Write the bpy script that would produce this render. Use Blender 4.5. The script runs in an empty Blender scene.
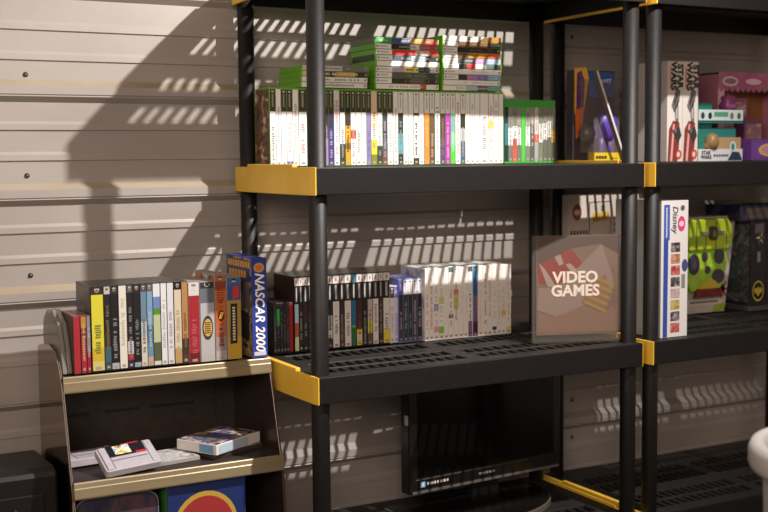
import bpy, math, random
from mathutils import Matrix, Vector
random.seed(7)
FOCAL = 54.426
CAMLOC = (-1.1797, -2.512, 0.5214)
CAMROT = (0.49572, 0.08437, -0.00948)
FILL = 85
AMB = 0.28
LAMP = 490
BINY = -1.153
BINX = 0.542
BINTOP = 0.008
scene = bpy.context.scene
col = scene.collection

# ------------------------------------------------------------------ materials
def lin(c):
    return tuple((v/255/12.92 if v/255 <= .04045 else ((v/255+.055)/1.055)**2.4) for v in c) + (1,)
CACHE = {}
def flat(c, rough=.5, metal=0, spec=.5, coat=0):
    key = ('flat', tuple(c), rough, metal, spec, coat)
    if key in CACHE: return CACHE[key]
    m = bpy.data.materials.new('surface'); m.use_nodes = True
    b = m.node_tree.nodes['Principled BSDF']
    b.inputs['Base Color'].default_value = lin(c)
    b.inputs['Roughness'].default_value = rough
    b.inputs['Metallic'].default_value = metal
    b.inputs['Specular IOR Level'].default_value = spec
    b.inputs['Coat Weight'].default_value = coat
    b.inputs['Coat Roughness'].default_value = .08
    CACHE[key] = m
    return m
def noisy(c1, c2, scale=20, rough=.5, detail=4, bump=0, bscale=80, metal=0, stretch=(1, 1, 1), lo=.35, hi=.65, spec=.5):
    key = ('noisy', c1, c2, scale, rough, bump, metal, stretch, lo, hi, spec)
    if key in CACHE: return CACHE[key]
    m = bpy.data.materials.new('mottled'); m.use_nodes = True
    nt = m.node_tree; N = nt.nodes; b = N['Principled BSDF']
    tc = N.new('ShaderNodeTexCoord'); mp = N.new('ShaderNodeMapping'); mp.inputs['Scale'].default_value = stretch
    nz = N.new('ShaderNodeTexNoise'); nz.inputs['Scale'].default_value = scale; nz.inputs['Detail'].default_value = detail
    cr = N.new('ShaderNodeValToRGB')
    cr.color_ramp.elements[0].color = lin(c1); cr.color_ramp.elements[1].color = lin(c2)
    cr.color_ramp.elements[0].position = lo; cr.color_ramp.elements[1].position = hi
    nt.links.new(tc.outputs['Object'], mp.inputs['Vector']); nt.links.new(mp.outputs['Vector'], nz.inputs['Vector'])
    nt.links.new(nz.outputs['Fac'], cr.inputs['Fac']); nt.links.new(cr.outputs['Color'], b.inputs['Base Color'])
    b.inputs['Roughness'].default_value = rough; b.inputs['Metallic'].default_value = metal
    b.inputs['Specular IOR Level'].default_value = spec
    if bump:
        n2 = N.new('ShaderNodeTexNoise'); n2.inputs['Scale'].default_value = bscale
        bp = N.new('ShaderNodeBump'); bp.inputs['Strength'].default_value = bump; bp.inputs['Distance'].default_value = .002
        nt.links.new(tc.outputs['Object'], n2.inputs['Vector']); nt.links.new(n2.outputs['Fac'], bp.inputs['Height'])
        nt.links.new(bp.outputs['Normal'], b.inputs['Normal'])
    CACHE[key] = m
    return m
def art(colors, scale=25, rough=.35):
    """printed picture: patches of a few colours"""
    key = ('art', tuple(colors), scale, rough)
    if key in CACHE: return CACHE[key]
    m = bpy.data.materials.new('printed_picture'); m.use_nodes = True
    nt = m.node_tree; N = nt.nodes; b = N['Principled BSDF']
    tc = N.new('ShaderNodeTexCoord')
    nz = N.new('ShaderNodeTexNoise'); nz.inputs['Scale'].default_value = scale; nz.inputs['Detail'].default_value = 3
    nz.inputs['Distortion'].default_value = .8
    cr = N.new('ShaderNodeValToRGB'); n = len(colors)
    while len(cr.color_ramp.elements) < n: cr.color_ramp.elements.new(.5)
    for i, c in enumerate(colors):
        e = cr.color_ramp.elements[i]; e.position = .32 + .36*i/(n-1); e.color = lin(c)
    nt.links.new(tc.outputs['Object'], nz.inputs['Vector']); nt.links.new(nz.outputs['Fac'], cr.inputs['Fac'])
    nt.links.new(cr.outputs['Color'], b.inputs['Base Color']); b.inputs['Roughness'].default_value = rough
    CACHE[key] = m
    return m
def clear(tint, opacity=.12, rough=.08):
    """clear or smoky plastic: tinted transparency under a glossy skin"""
    key = ('clear', tuple(tint), opacity, rough)
    if key in CACHE: return CACHE[key]
    m = bpy.data.materials.new('clear_plastic'); m.use_nodes = True
    nt = m.node_tree; N = nt.nodes; b = N['Principled BSDF']; out = N['Material Output']
    b.inputs['Base Color'].default_value = lin(tint); b.inputs['Roughness'].default_value = rough
    t = N.new('ShaderNodeBsdfTransparent'); t.inputs['Color'].default_value = lin(tint)
    mx = N.new('ShaderNodeMixShader'); mx.inputs['Fac'].default_value = opacity
    nt.links.new(t.outputs[0], mx.inputs[1]); nt.links.new(b.outputs[0], mx.inputs[2]); nt.links.new(mx.outputs[0], out.inputs['Surface'])
    CACHE[key] = m
    return m

# ------------------------------------------------------------------ mesh building
class MB:
    def __init__(self): self.v = []; self.f = []; self.mi = []; self.mats = []; self.sm = []
    def m(self, mat):
        if mat not in self.mats: self.mats.append(mat)
        return self.mats.index(mat)
    def poly(self, pts, mat, smooth=False):
        i = len(self.v); self.v += [tuple(p) for p in pts]; self.f.append(tuple(range(i, i+len(pts)))); self.mi.append(self.m(mat)); self.sm.append(smooth)
    def box(self, x0, x1, y0, y1, z0, z1, mat, skip=''):
        i = len(self.v)
        self.v += [(x0,y0,z0),(x1,y0,z0),(x1,y1,z0),(x0,y1,z0),(x0,y0,z1),(x1,y0,z1),(x1,y1,z1),(x0,y1,z1)]
        for k, q in (('d',(3,2,1,0)),('u',(4,5,6,7)),('f',(0,1,5,4)),('r',(1,2,6,5)),('b',(2,3,7,6)),('l',(3,0,4,7))):
            if k in skip: continue
            self.f.append(tuple(i+j for j in q)); self.mi.append(self.m(mat)); self.sm.append(False)
    def prism(self, pts, axis, a, b, mat, smooth=False, caps=True):
        """extrude a closed 2D outline; axis 'x': pts are (y,z); 'y': (x,z); 'z': (x,y)"""
        def P(p, t):
            return (t,p[0],p[1]) if axis == 'x' else ((p[0],t,p[1]) if axis == 'y' else (p[0],p[1],t))
        n = len(pts); i = len(self.v)
        self.v += [P(p,a) for p in pts] + [P(p,b) for p in pts]
        for k in range(n):
            j = (k+1) % n
            self.f.append((i+k,i+j,i+n+j,i+n+k)); self.mi.append(self.m(mat)); self.sm.append(smooth)
        if caps:
            self.f.append(tuple(i+k for k in reversed(range(n)))); self.mi.append(self.m(mat)); self.sm.append(False)
            self.f.append(tuple(i+n+k for k in range(n))); self.mi.append(self.m(mat)); self.sm.append(False)
    def lathe(self, prof, mat, n=32, cx=0, cy=0):
        i = len(self.v); k = len(prof)
        for s in range(n):
            a = 2*math.pi*s/n
            self.v += [(cx+r*math.cos(a), cy+r*math.sin(a), z) for r, z in prof]
        for s in range(n):
            t = (s+1) % n
            for j in range(k-1):
                self.f.append((i+s*k+j, i+t*k+j, i+t*k+j+1, i+s*k+j+1)); self.mi.append(self.m(mat)); self.sm.append(True)
    def cyl(self, r, z0, z1, mat, n=24, cx=0, cy=0):
        self.prism([(cx+r*math.cos(2*math.pi*s/n), cy+r*math.sin(2*math.pi*s/n)) for s in range(n)], 'z', z0, z1, mat, True)
    def build(self, name, parent=None, bevel=0, loc=None, mat4=None, fix=True):
        me = bpy.data.meshes.new(name)
        v = self.v
        if mat4 is not None: v = [tuple(mat4 @ Vector(p)) for p in v]
        me.from_pydata(v, [], self.f)
        for mt in self.mats: me.materials.append(mt)
        for p, k, s in zip(me.polygons, self.mi, self.sm): p.material_index = k; p.use_smooth = s
        me.update()
        o = bpy.data.objects.new(name, me); col.objects.link(o)
        if parent is not None: o.parent = parent
        if loc is not None: o.location = loc
        if bevel:
            b = o.modifiers.new('bevel', 'BEVEL'); b.width = bevel; b.segments = 2; b.limit_method = 'ANGLE'; b.angle_limit = math.radians(50)
        return o
def rrect(x0, x1, y0, y1, r, n=5):
    pts = []
    for cx, cy, a0 in ((x1-r,y1-r,0),(x0+r,y1-r,90),(x0+r,y0+r,180),(x1-r,y0+r,270)):
        for k in range(n+1):
            a = math.radians(a0+90*k/n); pts.append((cx+r*math.cos(a), cy+r*math.sin(a)))
    return pts
def disc(cx, cy, rx, ry=None, n=28):
    ry = ry or rx
    return [(cx+rx*math.cos(2*math.pi*k/n), cy+ry*math.sin(2*math.pi*k/n)) for k in range(n)]
def tag(o, label=None, cat=None, group=None, kind=None):
    if label: o['label'] = label
    if cat: o['category'] = cat
    if group: o['group'] = group
    if kind: o['kind'] = kind
    return o
def empty(name, loc, label, cat, group=None, rz=0):
    o = bpy.data.objects.new(name, None); col.objects.link(o); o.location = loc; o.rotation_euler = (0,0,rz); o.empty_display_size = .03
    return tag(o, label, cat, group)
def text(name, body, mat, size, parent, M, depth=.0004, bold=0, align='CENTER', squeeze=1, shear=0):
    """lettering as a thin mesh; M places the text plane (x right, y up, z out of the surface)"""
    c = bpy.data.curves.new(name, 'FONT'); c.body = body; c.size = size; c.extrude = depth; c.offset = bold; c.align_x = align; c.align_y = 'CENTER'; c.shear = shear
    c.resolution_u = 3; c.space_line = .86
    t = bpy.data.objects.new(name, c); col.objects.link(t)
    bpy.context.view_layer.update()
    me = bpy.data.meshes.new_from_object(t.evaluated_get(bpy.context.evaluated_depsgraph_get()))
    bpy.data.objects.remove(t)
    me.transform(M @ Matrix.Diagonal((squeeze,1,1,1)))
    me.materials.clear(); me.materials.append(mat)
    for p in me.polygons: p.material_index = 0
    o = bpy.data.objects.new(name, me); col.objects.link(o); o.parent = parent
    return o
FRONT = Matrix(((1,0,0,0),(0,0,-1,0),(0,1,0,0),(0,0,0,1)))           # text facing -y
def front(x, y, z, rot=0):                                          # rot clockwise degrees in the front plane
    return Matrix.Translation((x,y,z)) @ FRONT @ Matrix.Rotation(-math.radians(rot), 4, 'Z')

# ------------------------------------------------------------------ measured rows: (left x, right x, head colour, bands bottom to top, lettering colour, look)
UPPER = [
    (0.0093, 0.0263, (66, 60, 48), [(1, (236, 233, 228))], (40, 40, 40), 'white spine with dark head and black title'),
    (0.0269, 0.0413, None, [(0.7, (214, 220, 232)), (1, (236, 233, 228))], (90, 110, 150), 'pale blue spine with grey title'),
    (0.0419, 0.0576, (66, 60, 48), [(1, (226, 226, 236))], (150, 150, 190), 'lavender white spine with dark head'),
    (0.0581, 0.0748, (66, 60, 48), [(0.08, (90, 90, 150)), (1, (236, 233, 228))], (130, 90, 90), 'white spine with dark head and violet foot'),
    (0.0753, 0.0915, None, [(1, (236, 233, 228))], (120, 110, 104), 'plain white spine with grey title'),
    (0.0921, 0.1161, (66, 60, 48), [(1, (236, 233, 228))], (150, 40, 40), 'wide white spine with dark red title'),
    (0.117, 0.1328, (66, 60, 48), [(1, (236, 233, 228))], (60, 60, 60), 'white spine partly behind the front post'),
    (0.1334, 0.1498, None, [(1, (236, 233, 228))], (60, 60, 60), 'white spine hidden by the front post'),
    (0.1504, 0.1675, (66, 60, 48), [(1, (230, 230, 230))], (60, 60, 60), 'pale spine just right of the front post'),
    (0.1681, 0.1775, (66, 60, 48), [(0.5, (150, 120, 170)), (0.8, (60, 50, 60)), (1, (40, 36, 34))], (230, 230, 230), 'slim mauve and black spine'),
    (0.1781, 0.1936, (66, 60, 48), [(0.7, (70, 52, 120)), (1, (50, 40, 70))], (232, 226, 240), 'purple spine with white title'),
    (0.1942, 0.2109, None, [(0.6, (206, 216, 230)), (0.8, (226, 196, 200)), (1, (228, 224, 214))], (150, 90, 100), 'pale blue and pink spine'),
    (0.2115, 0.2271, (66, 60, 48), [(0.4, (58, 56, 54)), (1, (236, 233, 228))], (40, 40, 40), 'white over black spine'),
    (0.2278, 0.2434, (40, 36, 34), [(0.3, (214, 150, 40)), (0.42, (140, 96, 40)), (0.75, (226, 160, 50)), (1, (60, 44, 40))], (70, 48, 30), 'ochre orange spine with brown scroll'),
    (0.2441, 0.2592, (66, 60, 48), [(0.5, (236, 233, 228)), (0.66, (198, 60, 50)), (1, (236, 233, 228))], (60, 60, 60), 'white spine with red flash'),
    (0.2598, 0.2763, (66, 60, 48), [(1, (236, 233, 228))], (36, 36, 36), 'white spine with heavy black title'),
    (0.2769, 0.2916, (66, 60, 48), [(1, (236, 233, 228))], (190, 190, 190), 'bare white spine with dark head'),
    (0.2922, 0.3064, (66, 60, 48), [(1, (126, 116, 160))], (90, 80, 130), 'lilac grey spine'),
    (0.307, 0.3255, None, [(0.14, (120, 120, 50)), (0.34, (222, 206, 60)), (0.5, (236, 233, 228)), (1, (232, 206, 170))], (60, 60, 50), 'cream spine with yellow and olive foot'),
    (0.3262, 0.3423, (66, 60, 48), [(0.36, (60, 60, 60)), (1, (236, 233, 228))], (50, 50, 50), 'white over charcoal spine with small title'),
    (0.343, 0.358, (66, 60, 48), [(0.2, (110, 70, 60)), (0.5, (84, 80, 100)), (1, (60, 58, 66))], (210, 210, 214), 'slate spine with pale title'),
    (0.3586, 0.3762, (66, 60, 48), [(1, (236, 233, 228))], (70, 70, 70), 'white spine with stencil title'),
    (0.3771, 0.3926, None, [(1, (236, 233, 228))], (190, 60, 56), 'white spine with thin red title'),
    (0.3932, 0.4084, (236, 233, 228), [(0.2, (52, 46, 44)), (0.6, (92, 150, 160)), (1, (48, 44, 44))], (150, 190, 196), 'teal and black spine'),
    (0.4091, 0.4244, None, [(1, (236, 233, 228))], (200, 196, 190), 'blank white spine'),
    (0.425, 0.441, None, [(1, (236, 233, 228))], (170, 160, 150), 'white spine with faint grey title'),
    (0.4417, 0.4584, (236, 233, 228), [(0.12, (56, 48, 46)), (0.95, (226, 222, 218)), (1, (40, 36, 34))], (40, 40, 40), 'white spine with dark foot and bold title'),
    (0.459, 0.4746, None, [(1, (236, 233, 228))], (180, 170, 160), 'white spine left of the orange one'),
    (0.4752, 0.4921, (236, 233, 228), [(1, (226, 128, 58))], (240, 170, 110), 'orange spine'),
    (0.4928, 0.5084, (236, 233, 228), [(1, (96, 72, 58))], (220, 200, 180), 'brown spine with pale title'),
    (0.5091, 0.5261, None, [(1, (236, 233, 228))], (60, 60, 60), 'white spine with short black title'),
    (0.5268, 0.5426, (236, 233, 228), [(0.5, (84, 66, 110)), (1, (70, 52, 56))], (190, 120, 110), 'violet brown spine'),
    (0.5433, 0.5592, (236, 233, 228), [(1, (166, 58, 150))], (240, 210, 236), 'magenta spine with white title'),
    (0.5599, 0.5758, (236, 233, 228), [(0.34, (72, 190, 60)), (0.6, (112, 190, 130)), (1, (120, 150, 150))], (200, 236, 200), 'green spine fading to teal'),
    (0.5765, 0.5932, None, [(1, (236, 233, 228))], (180, 50, 50), 'white spine with black and red title'),
    (0.5939, 0.6094, (236, 233, 228), [(0.45, (70, 90, 120)), (0.7, (180, 180, 180)), (1, (50, 44, 42))], (220, 220, 220), 'navy and black spine'),
    (0.6101, 0.6256, None, [(1, (236, 233, 228))], (214, 210, 206), 'blank white spine right of the navy one'),
    (0.6263, 0.6426, None, [(1, (236, 233, 228))], (150, 140, 130), 'white spine with tiny grey title'),
    (0.6432, 0.6603, None, [(1, (236, 233, 228))], (220, 216, 210), 'white spine with almost no print'),
    (0.661, 0.6905, None, [(1, (236, 233, 228))], (70, 50, 50), 'double width white spine with black letters'),
    (0.6912, 0.7085, None, [(0.5, (236, 233, 228)), (0.62, (228, 206, 70)), (1, (236, 233, 228))], (180, 60, 90), 'white spine with yellow mark'),
    (0.7092, 0.7252, None, [(1, (236, 233, 228))], (120, 120, 120), 'white spine with dotted grey title'),
    (0.7259, 0.7426, None, [(1, (236, 233, 228))], (190, 160, 110), 'last white spine beside the short green cases'),
]
UPPER_SHORT = [
    (0.7482, 0.7608, None, [(0.3, (38, 44, 52)), (0.7, (60, 110, 120)), (1, (40, 44, 50))], None, 'slim dark teal spine'),
    (0.7615, 0.777, None, [(0.3, (110, 106, 100)), (0.62, (236, 233, 228)), (1, (140, 134, 126))], (60, 60, 60), 'grey and white spine'),
    (0.7777, 0.7919, None, [(0.42, (206, 84, 74)), (0.65, (236, 233, 228)), (1, (130, 124, 118))], (60, 60, 60), 'red footed grey spine'),
    (0.7926, 0.8076, None, [(0.3, (110, 106, 100)), (0.62, (226, 224, 222)), (1, (140, 134, 126))], (60, 60, 60), 'grey spine beside the bright green one'),
    (0.8083, 0.8233, None, [(1, (78, 176, 70))], None, 'bright green spine'),
    (0.824, 0.8398, None, [(0.28, (120, 116, 110)), (0.65, (236, 233, 228)), (1, (150, 146, 138))], (60, 60, 60), 'grey spine with white middle'),
    (0.8405, 0.8542, None, [(0.7, (90, 84, 80)), (1, (150, 140, 140))], (214, 180, 180), 'dark grey spine with pink title'),
    (0.855, 0.8702, None, [(0.36, (150, 150, 150)), (0.5, (214, 60, 50)), (1, (190, 180, 176))], (120, 120, 120), 'light spine with red block'),
    (0.8709, 0.8854, None, [(0.35, (120, 112, 104)), (0.7, (220, 216, 212)), (1, (130, 124, 118))], (80, 80, 80), 'stepped grey spine'),
    (0.8862, 0.9008, None, [(0.4, (100, 94, 88)), (0.72, (214, 210, 206)), (1, (130, 124, 118))], (70, 70, 70), 'grey spine third from the right end'),
    (0.9015, 0.9147, None, [(0.45, (96, 90, 86)), (0.75, (200, 196, 190)), (1, (130, 124, 118))], (70, 70, 70), 'grey spine second from the right end'),
    (0.9154, 0.9294, None, [(0.35, (90, 84, 78)), (0.6, (200, 160, 70)), (1, (130, 124, 118))], (70, 70, 70), 'ochre marked spine at the right end'),
]
JEWEL = [
    (0.0186, 0.0272, None, [(1, (64, 60, 60))], (190, 186, 180), 'dark grey spine'),
    (0.0278, 0.037, None, [(0.55, (36, 34, 34)), (0.9, (50, 200, 80)), (1, (36, 34, 34))], (150, 150, 150), 'black spine with bright green top'),
    (0.0376, 0.0469, None, [(1, (42, 40, 44))], (150, 150, 160), 'black spine with pale print'),
    (0.0475, 0.0562, None, [(1, (40, 38, 40))], (140, 140, 140), 'plain black spine'),
    (0.0568, 0.0643, None, [(1, (52, 44, 44))], (140, 120, 120), 'brown black spine'),
    (0.0649, 0.076, None, [(1, (150, 34, 40))], None, 'deep red spine'),
]
PS2 = [
    (0.0785, 0.0903, (214, 210, 204), [(0.3, (206, 206, 150)), (0.6, (170, 92, 50)), (1, (176, 200, 222))], None, 'blue, orange and pale green spine'),
    (0.0908, 0.1038, (214, 210, 204), [(1, (40, 38, 38))], (214, 210, 206), 'black spine with white letters'),
    (0.1044, 0.118, (214, 210, 204), [(0.6, (38, 36, 36)), (1, (60, 40, 40))], (190, 190, 190), 'black spine left of the front post'),
    (0.1186, 0.1328, (214, 210, 204), [(1, (40, 36, 34))], (180, 180, 180), 'black spine half behind the front post'),
    (0.1334, 0.1489, (214, 210, 204), [(1, (40, 36, 34))], (180, 180, 180), 'black spine behind the front post'),
    (0.1495, 0.1639, (214, 210, 204), [(1, (236, 233, 228))], (60, 60, 60), 'white spine behind the front post'),
    (0.1645, 0.1765, (214, 210, 204), [(1, (40, 36, 34))], (200, 200, 200), 'black spine emerging right of the front post'),
    (0.1771, 0.1917, (214, 210, 204), [(0.2, (70, 60, 56)), (0.7, (210, 206, 200)), (1, (40, 36, 34))], (50, 50, 50), 'white middle spine with black ends'),
    (0.1923, 0.2129, (214, 210, 204), [(1, (232, 228, 222))], (60, 56, 56), 'white spine with long grey title'),
    (0.2135, 0.227, (214, 210, 204), [(0.4, (90, 70, 66)), (1, (54, 46, 46))], (226, 214, 210), 'maroon grey spine with white title'),
    (0.2276, 0.2485, (214, 210, 204), [(1, (230, 222, 216))], (90, 80, 76), 'cream white spine with brown title'),
    (0.2491, 0.2633, (70, 150, 190), [(0.4, (52, 110, 70)), (0.45, (110, 170, 70)), (1, (40, 110, 150))], None, 'blue and green spine'),
    (0.2639, 0.2819, (214, 210, 204), [(0.1, (220, 190, 50)), (0.25, (206, 200, 190)), (0.36, (226, 196, 50)), (1, (74, 38, 38))], (190, 90, 80), 'oxblood spine with yellow foot'),
    (0.2825, 0.2975, (214, 210, 204), [(1, (34, 32, 36))], (226, 226, 226), 'black spine with stacked white words'),
    (0.2982, 0.3138, (214, 210, 204), [(0.25, (96, 84, 60)), (0.55, (224, 204, 70)), (1, (190, 180, 170))], (60, 50, 40), 'buff spine with yellow block'),
    (0.3145, 0.3327, (214, 210, 204), [(1, (228, 220, 214))], (90, 80, 80), 'off white spine with grey print'),
    (0.3334, 0.3473, (214, 210, 204), [(1, (64, 46, 44))], (210, 190, 180), 'dark brown spine with cream title'),
    (0.3479, 0.3689, (214, 210, 204), [(0.32, (228, 204, 60)), (1, (222, 214, 204))], (90, 80, 80), 'white over yellow spine'),
]
PSP = [
    (0.3701, 0.3836, (60, 56, 52), [(1, (226, 220, 222))], (150, 120, 120), 'white lower spine with black head'),
    (0.3842, 0.3977, (120, 120, 190), [(1, (216, 212, 226))], (110, 90, 160), 'lavender white spine with violet head'),
]
PS3 = [
    (0.3946, 0.4094, (90, 90, 190), [(0.5, (60, 56, 64)), (1, (46, 44, 52))], (214, 210, 206), 'black spine with violet blue head'),
    (0.41, 0.4256, (226, 226, 230), [(1, (52, 56, 60))], (190, 200, 200), 'slate spine with white head'),
    (0.4262, 0.4399, (226, 226, 230), [(1, (46, 48, 56))], (160, 170, 180), 'blue black spine with white head'),
    (0.4405, 0.4555, (226, 226, 230), [(1, (60, 58, 58))], (230, 226, 222), 'charcoal spine with white lettering'),
    (0.4562, 0.4719, (226, 226, 230), [(1, (40, 38, 40))], (236, 232, 226), 'black spine with broad white bars'),
]
WII = [
    (0.4712, 0.4843, None, [(1, (238, 232, 226))], (200, 120, 90), 'white spine with orange print'),
    (0.485, 0.5001, None, [(1, (238, 232, 226))], (170, 90, 80), 'white spine with red seal'),
    (0.5008, 0.5167, None, [(0.1, (238, 232, 226)), (0.18, (224, 150, 180)), (0.4, (238, 232, 226)), (0.5, (150, 150, 190)), (1, (238, 232, 226))], (150, 150, 170), 'white spine with pink square'),
    (0.5173, 0.5346, None, [(0.08, (238, 232, 226)), (0.18, (120, 200, 60)), (0.5, (238, 232, 226)), (0.6, (206, 206, 120)), (1, (238, 232, 226))], (150, 170, 120), 'white spine with lime green square'),
    (0.5353, 0.55, None, [(1, (238, 232, 226))], (220, 210, 200), 'blank white spine'),
    (0.5507, 0.5662, (60, 110, 116), [(0.3, (238, 232, 226)), (0.36, (70, 70, 70)), (1, (238, 232, 226))], (150, 110, 100), 'white spine with teal top'),
    (0.5668, 0.5844, None, [(0.4, (238, 232, 226)), (0.62, (206, 196, 120)), (0.68, (206, 110, 80)), (1, (238, 232, 226))], (120, 90, 70), 'white spine with olive panel'),
    (0.5851, 0.6, None, [(1, (240, 230, 220))], (226, 190, 170), 'cream spine with peach print'),
    (0.6007, 0.615, None, [(1, (238, 232, 226))], (206, 190, 180), 'white spine with pale print'),
    (0.6157, 0.6294, (50, 48, 50), [(0.06, (40, 36, 34)), (0.24, (150, 90, 140)), (0.6, (238, 232, 226)), (1, (226, 226, 230))], (50, 50, 60), 'white spine with black head and mauve foot'),
    (0.6301, 0.6486, (80, 150, 190), [(0.22, (74, 40, 80)), (0.62, (150, 120, 160)), (0.9, (60, 110, 180)), (1, (70, 140, 180))], (30, 30, 50), 'blue and purple spine'),
    (0.6493, 0.6652, None, [(1, (240, 228, 216))], (226, 180, 160), 'cream spine with coral print'),
    (0.6659, 0.6805, None, [(0.4, (238, 232, 226)), (1, (238, 232, 226))], (90, 80, 80), 'white spine with dark grey title'),
    (0.6812, 0.6965, None, [(1, (238, 228, 218))], (190, 150, 120), 'ivory spine with brown title'),
    (0.6972, 0.7126, None, [(0.06, (238, 232, 226)), (0.11, (70, 60, 60)), (1, (238, 232, 226))], (200, 180, 150), 'ivory spine with black dot at its foot'),
    (0.7134, 0.7288, None, [(1, (238, 232, 226))], (200, 180, 120), 'white spine with gold print'),
    (0.7295, 0.7451, None, [(0.26, (238, 232, 226)), (0.34, (214, 186, 80)), (1, (238, 232, 226))], (200, 170, 120), 'white spine with gold block'),
    (0.7458, 0.7643, None, [(0.1, (226, 206, 150)), (1, (236, 230, 224))], (210, 180, 120), 'last white spine at the right end'),
]
RACK_SHORT = [
    (-0.5427, -0.5274, None, [(1, (151, 38, 48))], None, 'plain red spine'),
    (-0.5255, -0.5129, None, [(0.5, (146, 35, 46)), (0.8, (123, 53, 38)), (1, (170, 119, 50))], (195, 164, 164), 'red spine with orange top and white letters'),
    (-0.5115, -0.5031, None, [(0.35, (143, 30, 54)), (1, (120, 120, 128))], (172, 172, 180), 'grey over crimson spine'),
]
RACK = [
    (-0.5007, -0.4705, (50, 34, 31), [(0.12, (190, 175, 108)), (0.3, (184, 160, 43)), (1, (194, 186, 53))], (43, 50, 35), 'fat yellow spine with black comic letters'),
    (-0.4696, -0.4544, (171, 168, 163), [(0.1, (53, 68, 76)), (0.3, (54, 85, 100)), (0.5, (50, 39, 35)), (1, (29, 27, 29))], (159, 136, 74), 'black spine with teal and amber picture'),
    (-0.4537, -0.4353, (51, 43, 43), [(0.08, (155, 155, 162)), (1, (24, 22, 24))], (199, 197, 196), 'black spine with tall white title'),
    (-0.4343, -0.4153, None, [(1, (202, 197, 186))], (149, 137, 113), 'cream spine with faint tan title'),
    (-0.4146, -0.3996, (77, 75, 75), [(0.1, (38, 38, 50)), (0.18, (154, 38, 35)), (0.35, (176, 172, 172)), (1, (29, 27, 30))], (172, 172, 176), 'black spine with red and white foot'),
    (-0.3991, -0.382, (42, 39, 41), [(0.06, (130, 146, 161)), (1, (25, 24, 27))], (177, 177, 180), 'black spine with short white title'),
    (-0.3813, -0.3664, (68, 68, 73), [(0.4, (189, 181, 164)), (0.6, (163, 171, 171)), (1, (96, 120, 135))], (78, 86, 93), 'powder blue over cream spine'),
    (-0.3659, -0.3516, (101, 78, 78), [(0.12, (169, 146, 131)), (0.3, (97, 128, 151)), (0.55, (72, 103, 134)), (1, (107, 145, 173))], (188, 188, 165), 'sky blue spine'),
    (-0.3511, -0.3328, None, [(0.05, (188, 188, 181)), (0.28, (77, 84, 61)), (0.62, (167, 175, 139)), (0.7, (77, 124, 47)), (0.84, (98, 121, 167)), (1, (198, 201, 204))], None, 'green meadow picture spine'),
    (-0.332, -0.3173, None, [(1, (201, 201, 201))], (129, 129, 137), 'white spine with grey crest'),
    (-0.3166, -0.3003, None, [(1, (194, 194, 199))], (104, 104, 127), 'white spine with violet grey title'),
    (-0.2993, -0.2806, (30, 25, 25), [(0.2, (167, 136, 82)), (1, (189, 178, 156))], (143, 119, 81), 'parchment spine with black head'),
    (-0.2801, -0.2644, None, [(0.1, (75, 51, 36)), (0.3, (58, 43, 35)), (1, (158, 120, 73))], (66, 43, 27), 'tan brown spine'),
]
RACK_BIG = [
    (-0.2628, -0.2342, (193, 190, 186), [(0.15, (97, 21, 28)), (1, (146, 33, 41))], (172, 106, 121), 'red spine with white head'),
    (-0.2332, -0.1954, (43, 46, 55), [(0.08, (162, 159, 152)), (0.8, (163, 163, 166)), (1, (95, 99, 110))], None, 'wide silver spine with ornate gold emblem'),
    (-0.1944, -0.1646, (157, 95, 64), [(0.12, (162, 155, 155)), (0.3, (145, 129, 129)), (0.55, (165, 96, 73)), (0.9, (182, 103, 41)), (1, (123, 61, 38))], (113, 28, 20), 'orange flame spine'),
    (-0.1635, -0.1254, (64, 95, 141), [(0.3, (184, 152, 51)), (0.78, (163, 135, 58)), (0.95, (55, 78, 124)), (1, (55, 86, 141))], None, 'blue and yellow spine with black title strip'),
]


LIFT = .0012
ORD = ['first','second','third','fourth','fifth','sixth','seventh','eighth','ninth','tenth','eleventh','twelfth','thirteenth','fourteenth','fifteenth','sixteenth','seventeenth','eighteenth','nineteenth','twentieth']
BEV = .0012

# ------------------------------------------------------------------ the setting
wall_paint = noisy((142,135,129), (155,148,142), 3.5, .42, 6, .12, 260, 0, (1,1,1.6), .3, .7)
rib_tan = noisy((146,132,112), (156,145,126), 5, .5, 5)  # tan tint on the upper slopes of the big ribs
WALL_Y = .5
def wall_profile():
    pts = []                                                        # (y, z, tan?) bottom to top
    z = .725 - .26*8
    while z < 2.1:
        # z is the upper edge of a big rib; going up from the rib's lower edge
        for dz, p in ((-.056,0),(-.0415,.018),(-.0385,.016),(-.036,.0195),(-.016,.0195),(0,0)):
            pts.append((WALL_Y-p, z+dz))
        for k in ((.05, .125) if z > .7 and z < .8 else (.058, .135)):                                       # two small lapped ribs
            for dz, p in ((-.0015,0),(0,.005),(.014,.0045),(.022,0)): pts.append((WALL_Y-p, z+k+dz))
        z += .26
    return pts
mb = MB(); pr = wall_profile()
X0, X1 = -2.4, 3.4
for a, b in zip(pr, pr[1:]):
    rib = b[0] > a[0]+.015 and abs(b[1]-a[1]) < .03
    mb.poly([(X0,a[0],a[1]),(X1,a[0],a[1]),(X1,b[0],b[1]),(X0,b[0],b[1])], rib_tan if rib and a[1] > .1 else wall_paint)
mb.poly([(X0,.51,pr[0][1]),(X0,.51,pr[-1][1]),(X1,.51,pr[-1][1]),(X1,.51,pr[0][1])], wall_paint)
wall = mb.build('wall_back'); tag(wall, 'ribbed pale sheet metal wall behind the shelves', kind='structure')
screw_m = flat((96,86,76), .4, .6); gasket = flat((40,36,34), .7)
for x, z in ((-.568,.738),(-.573,.485),(-.573,.232),(1.139,.9),(.3,.738),(1.145,-.275),(1.145,-.4),(.3,-.03)):
    s = MB(); s.lathe([(0,.0),(.0068,.0),(.0068,.001),(.0042,.0015),(.0038,.005),(.0,.0055)], screw_m, 12)
    o = s.build('screw', wall, mat4=Matrix.Translation((x,.5,z)) @ Matrix.Rotation(math.radians(90),4,'X'))
FLOOR = -1.06
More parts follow.
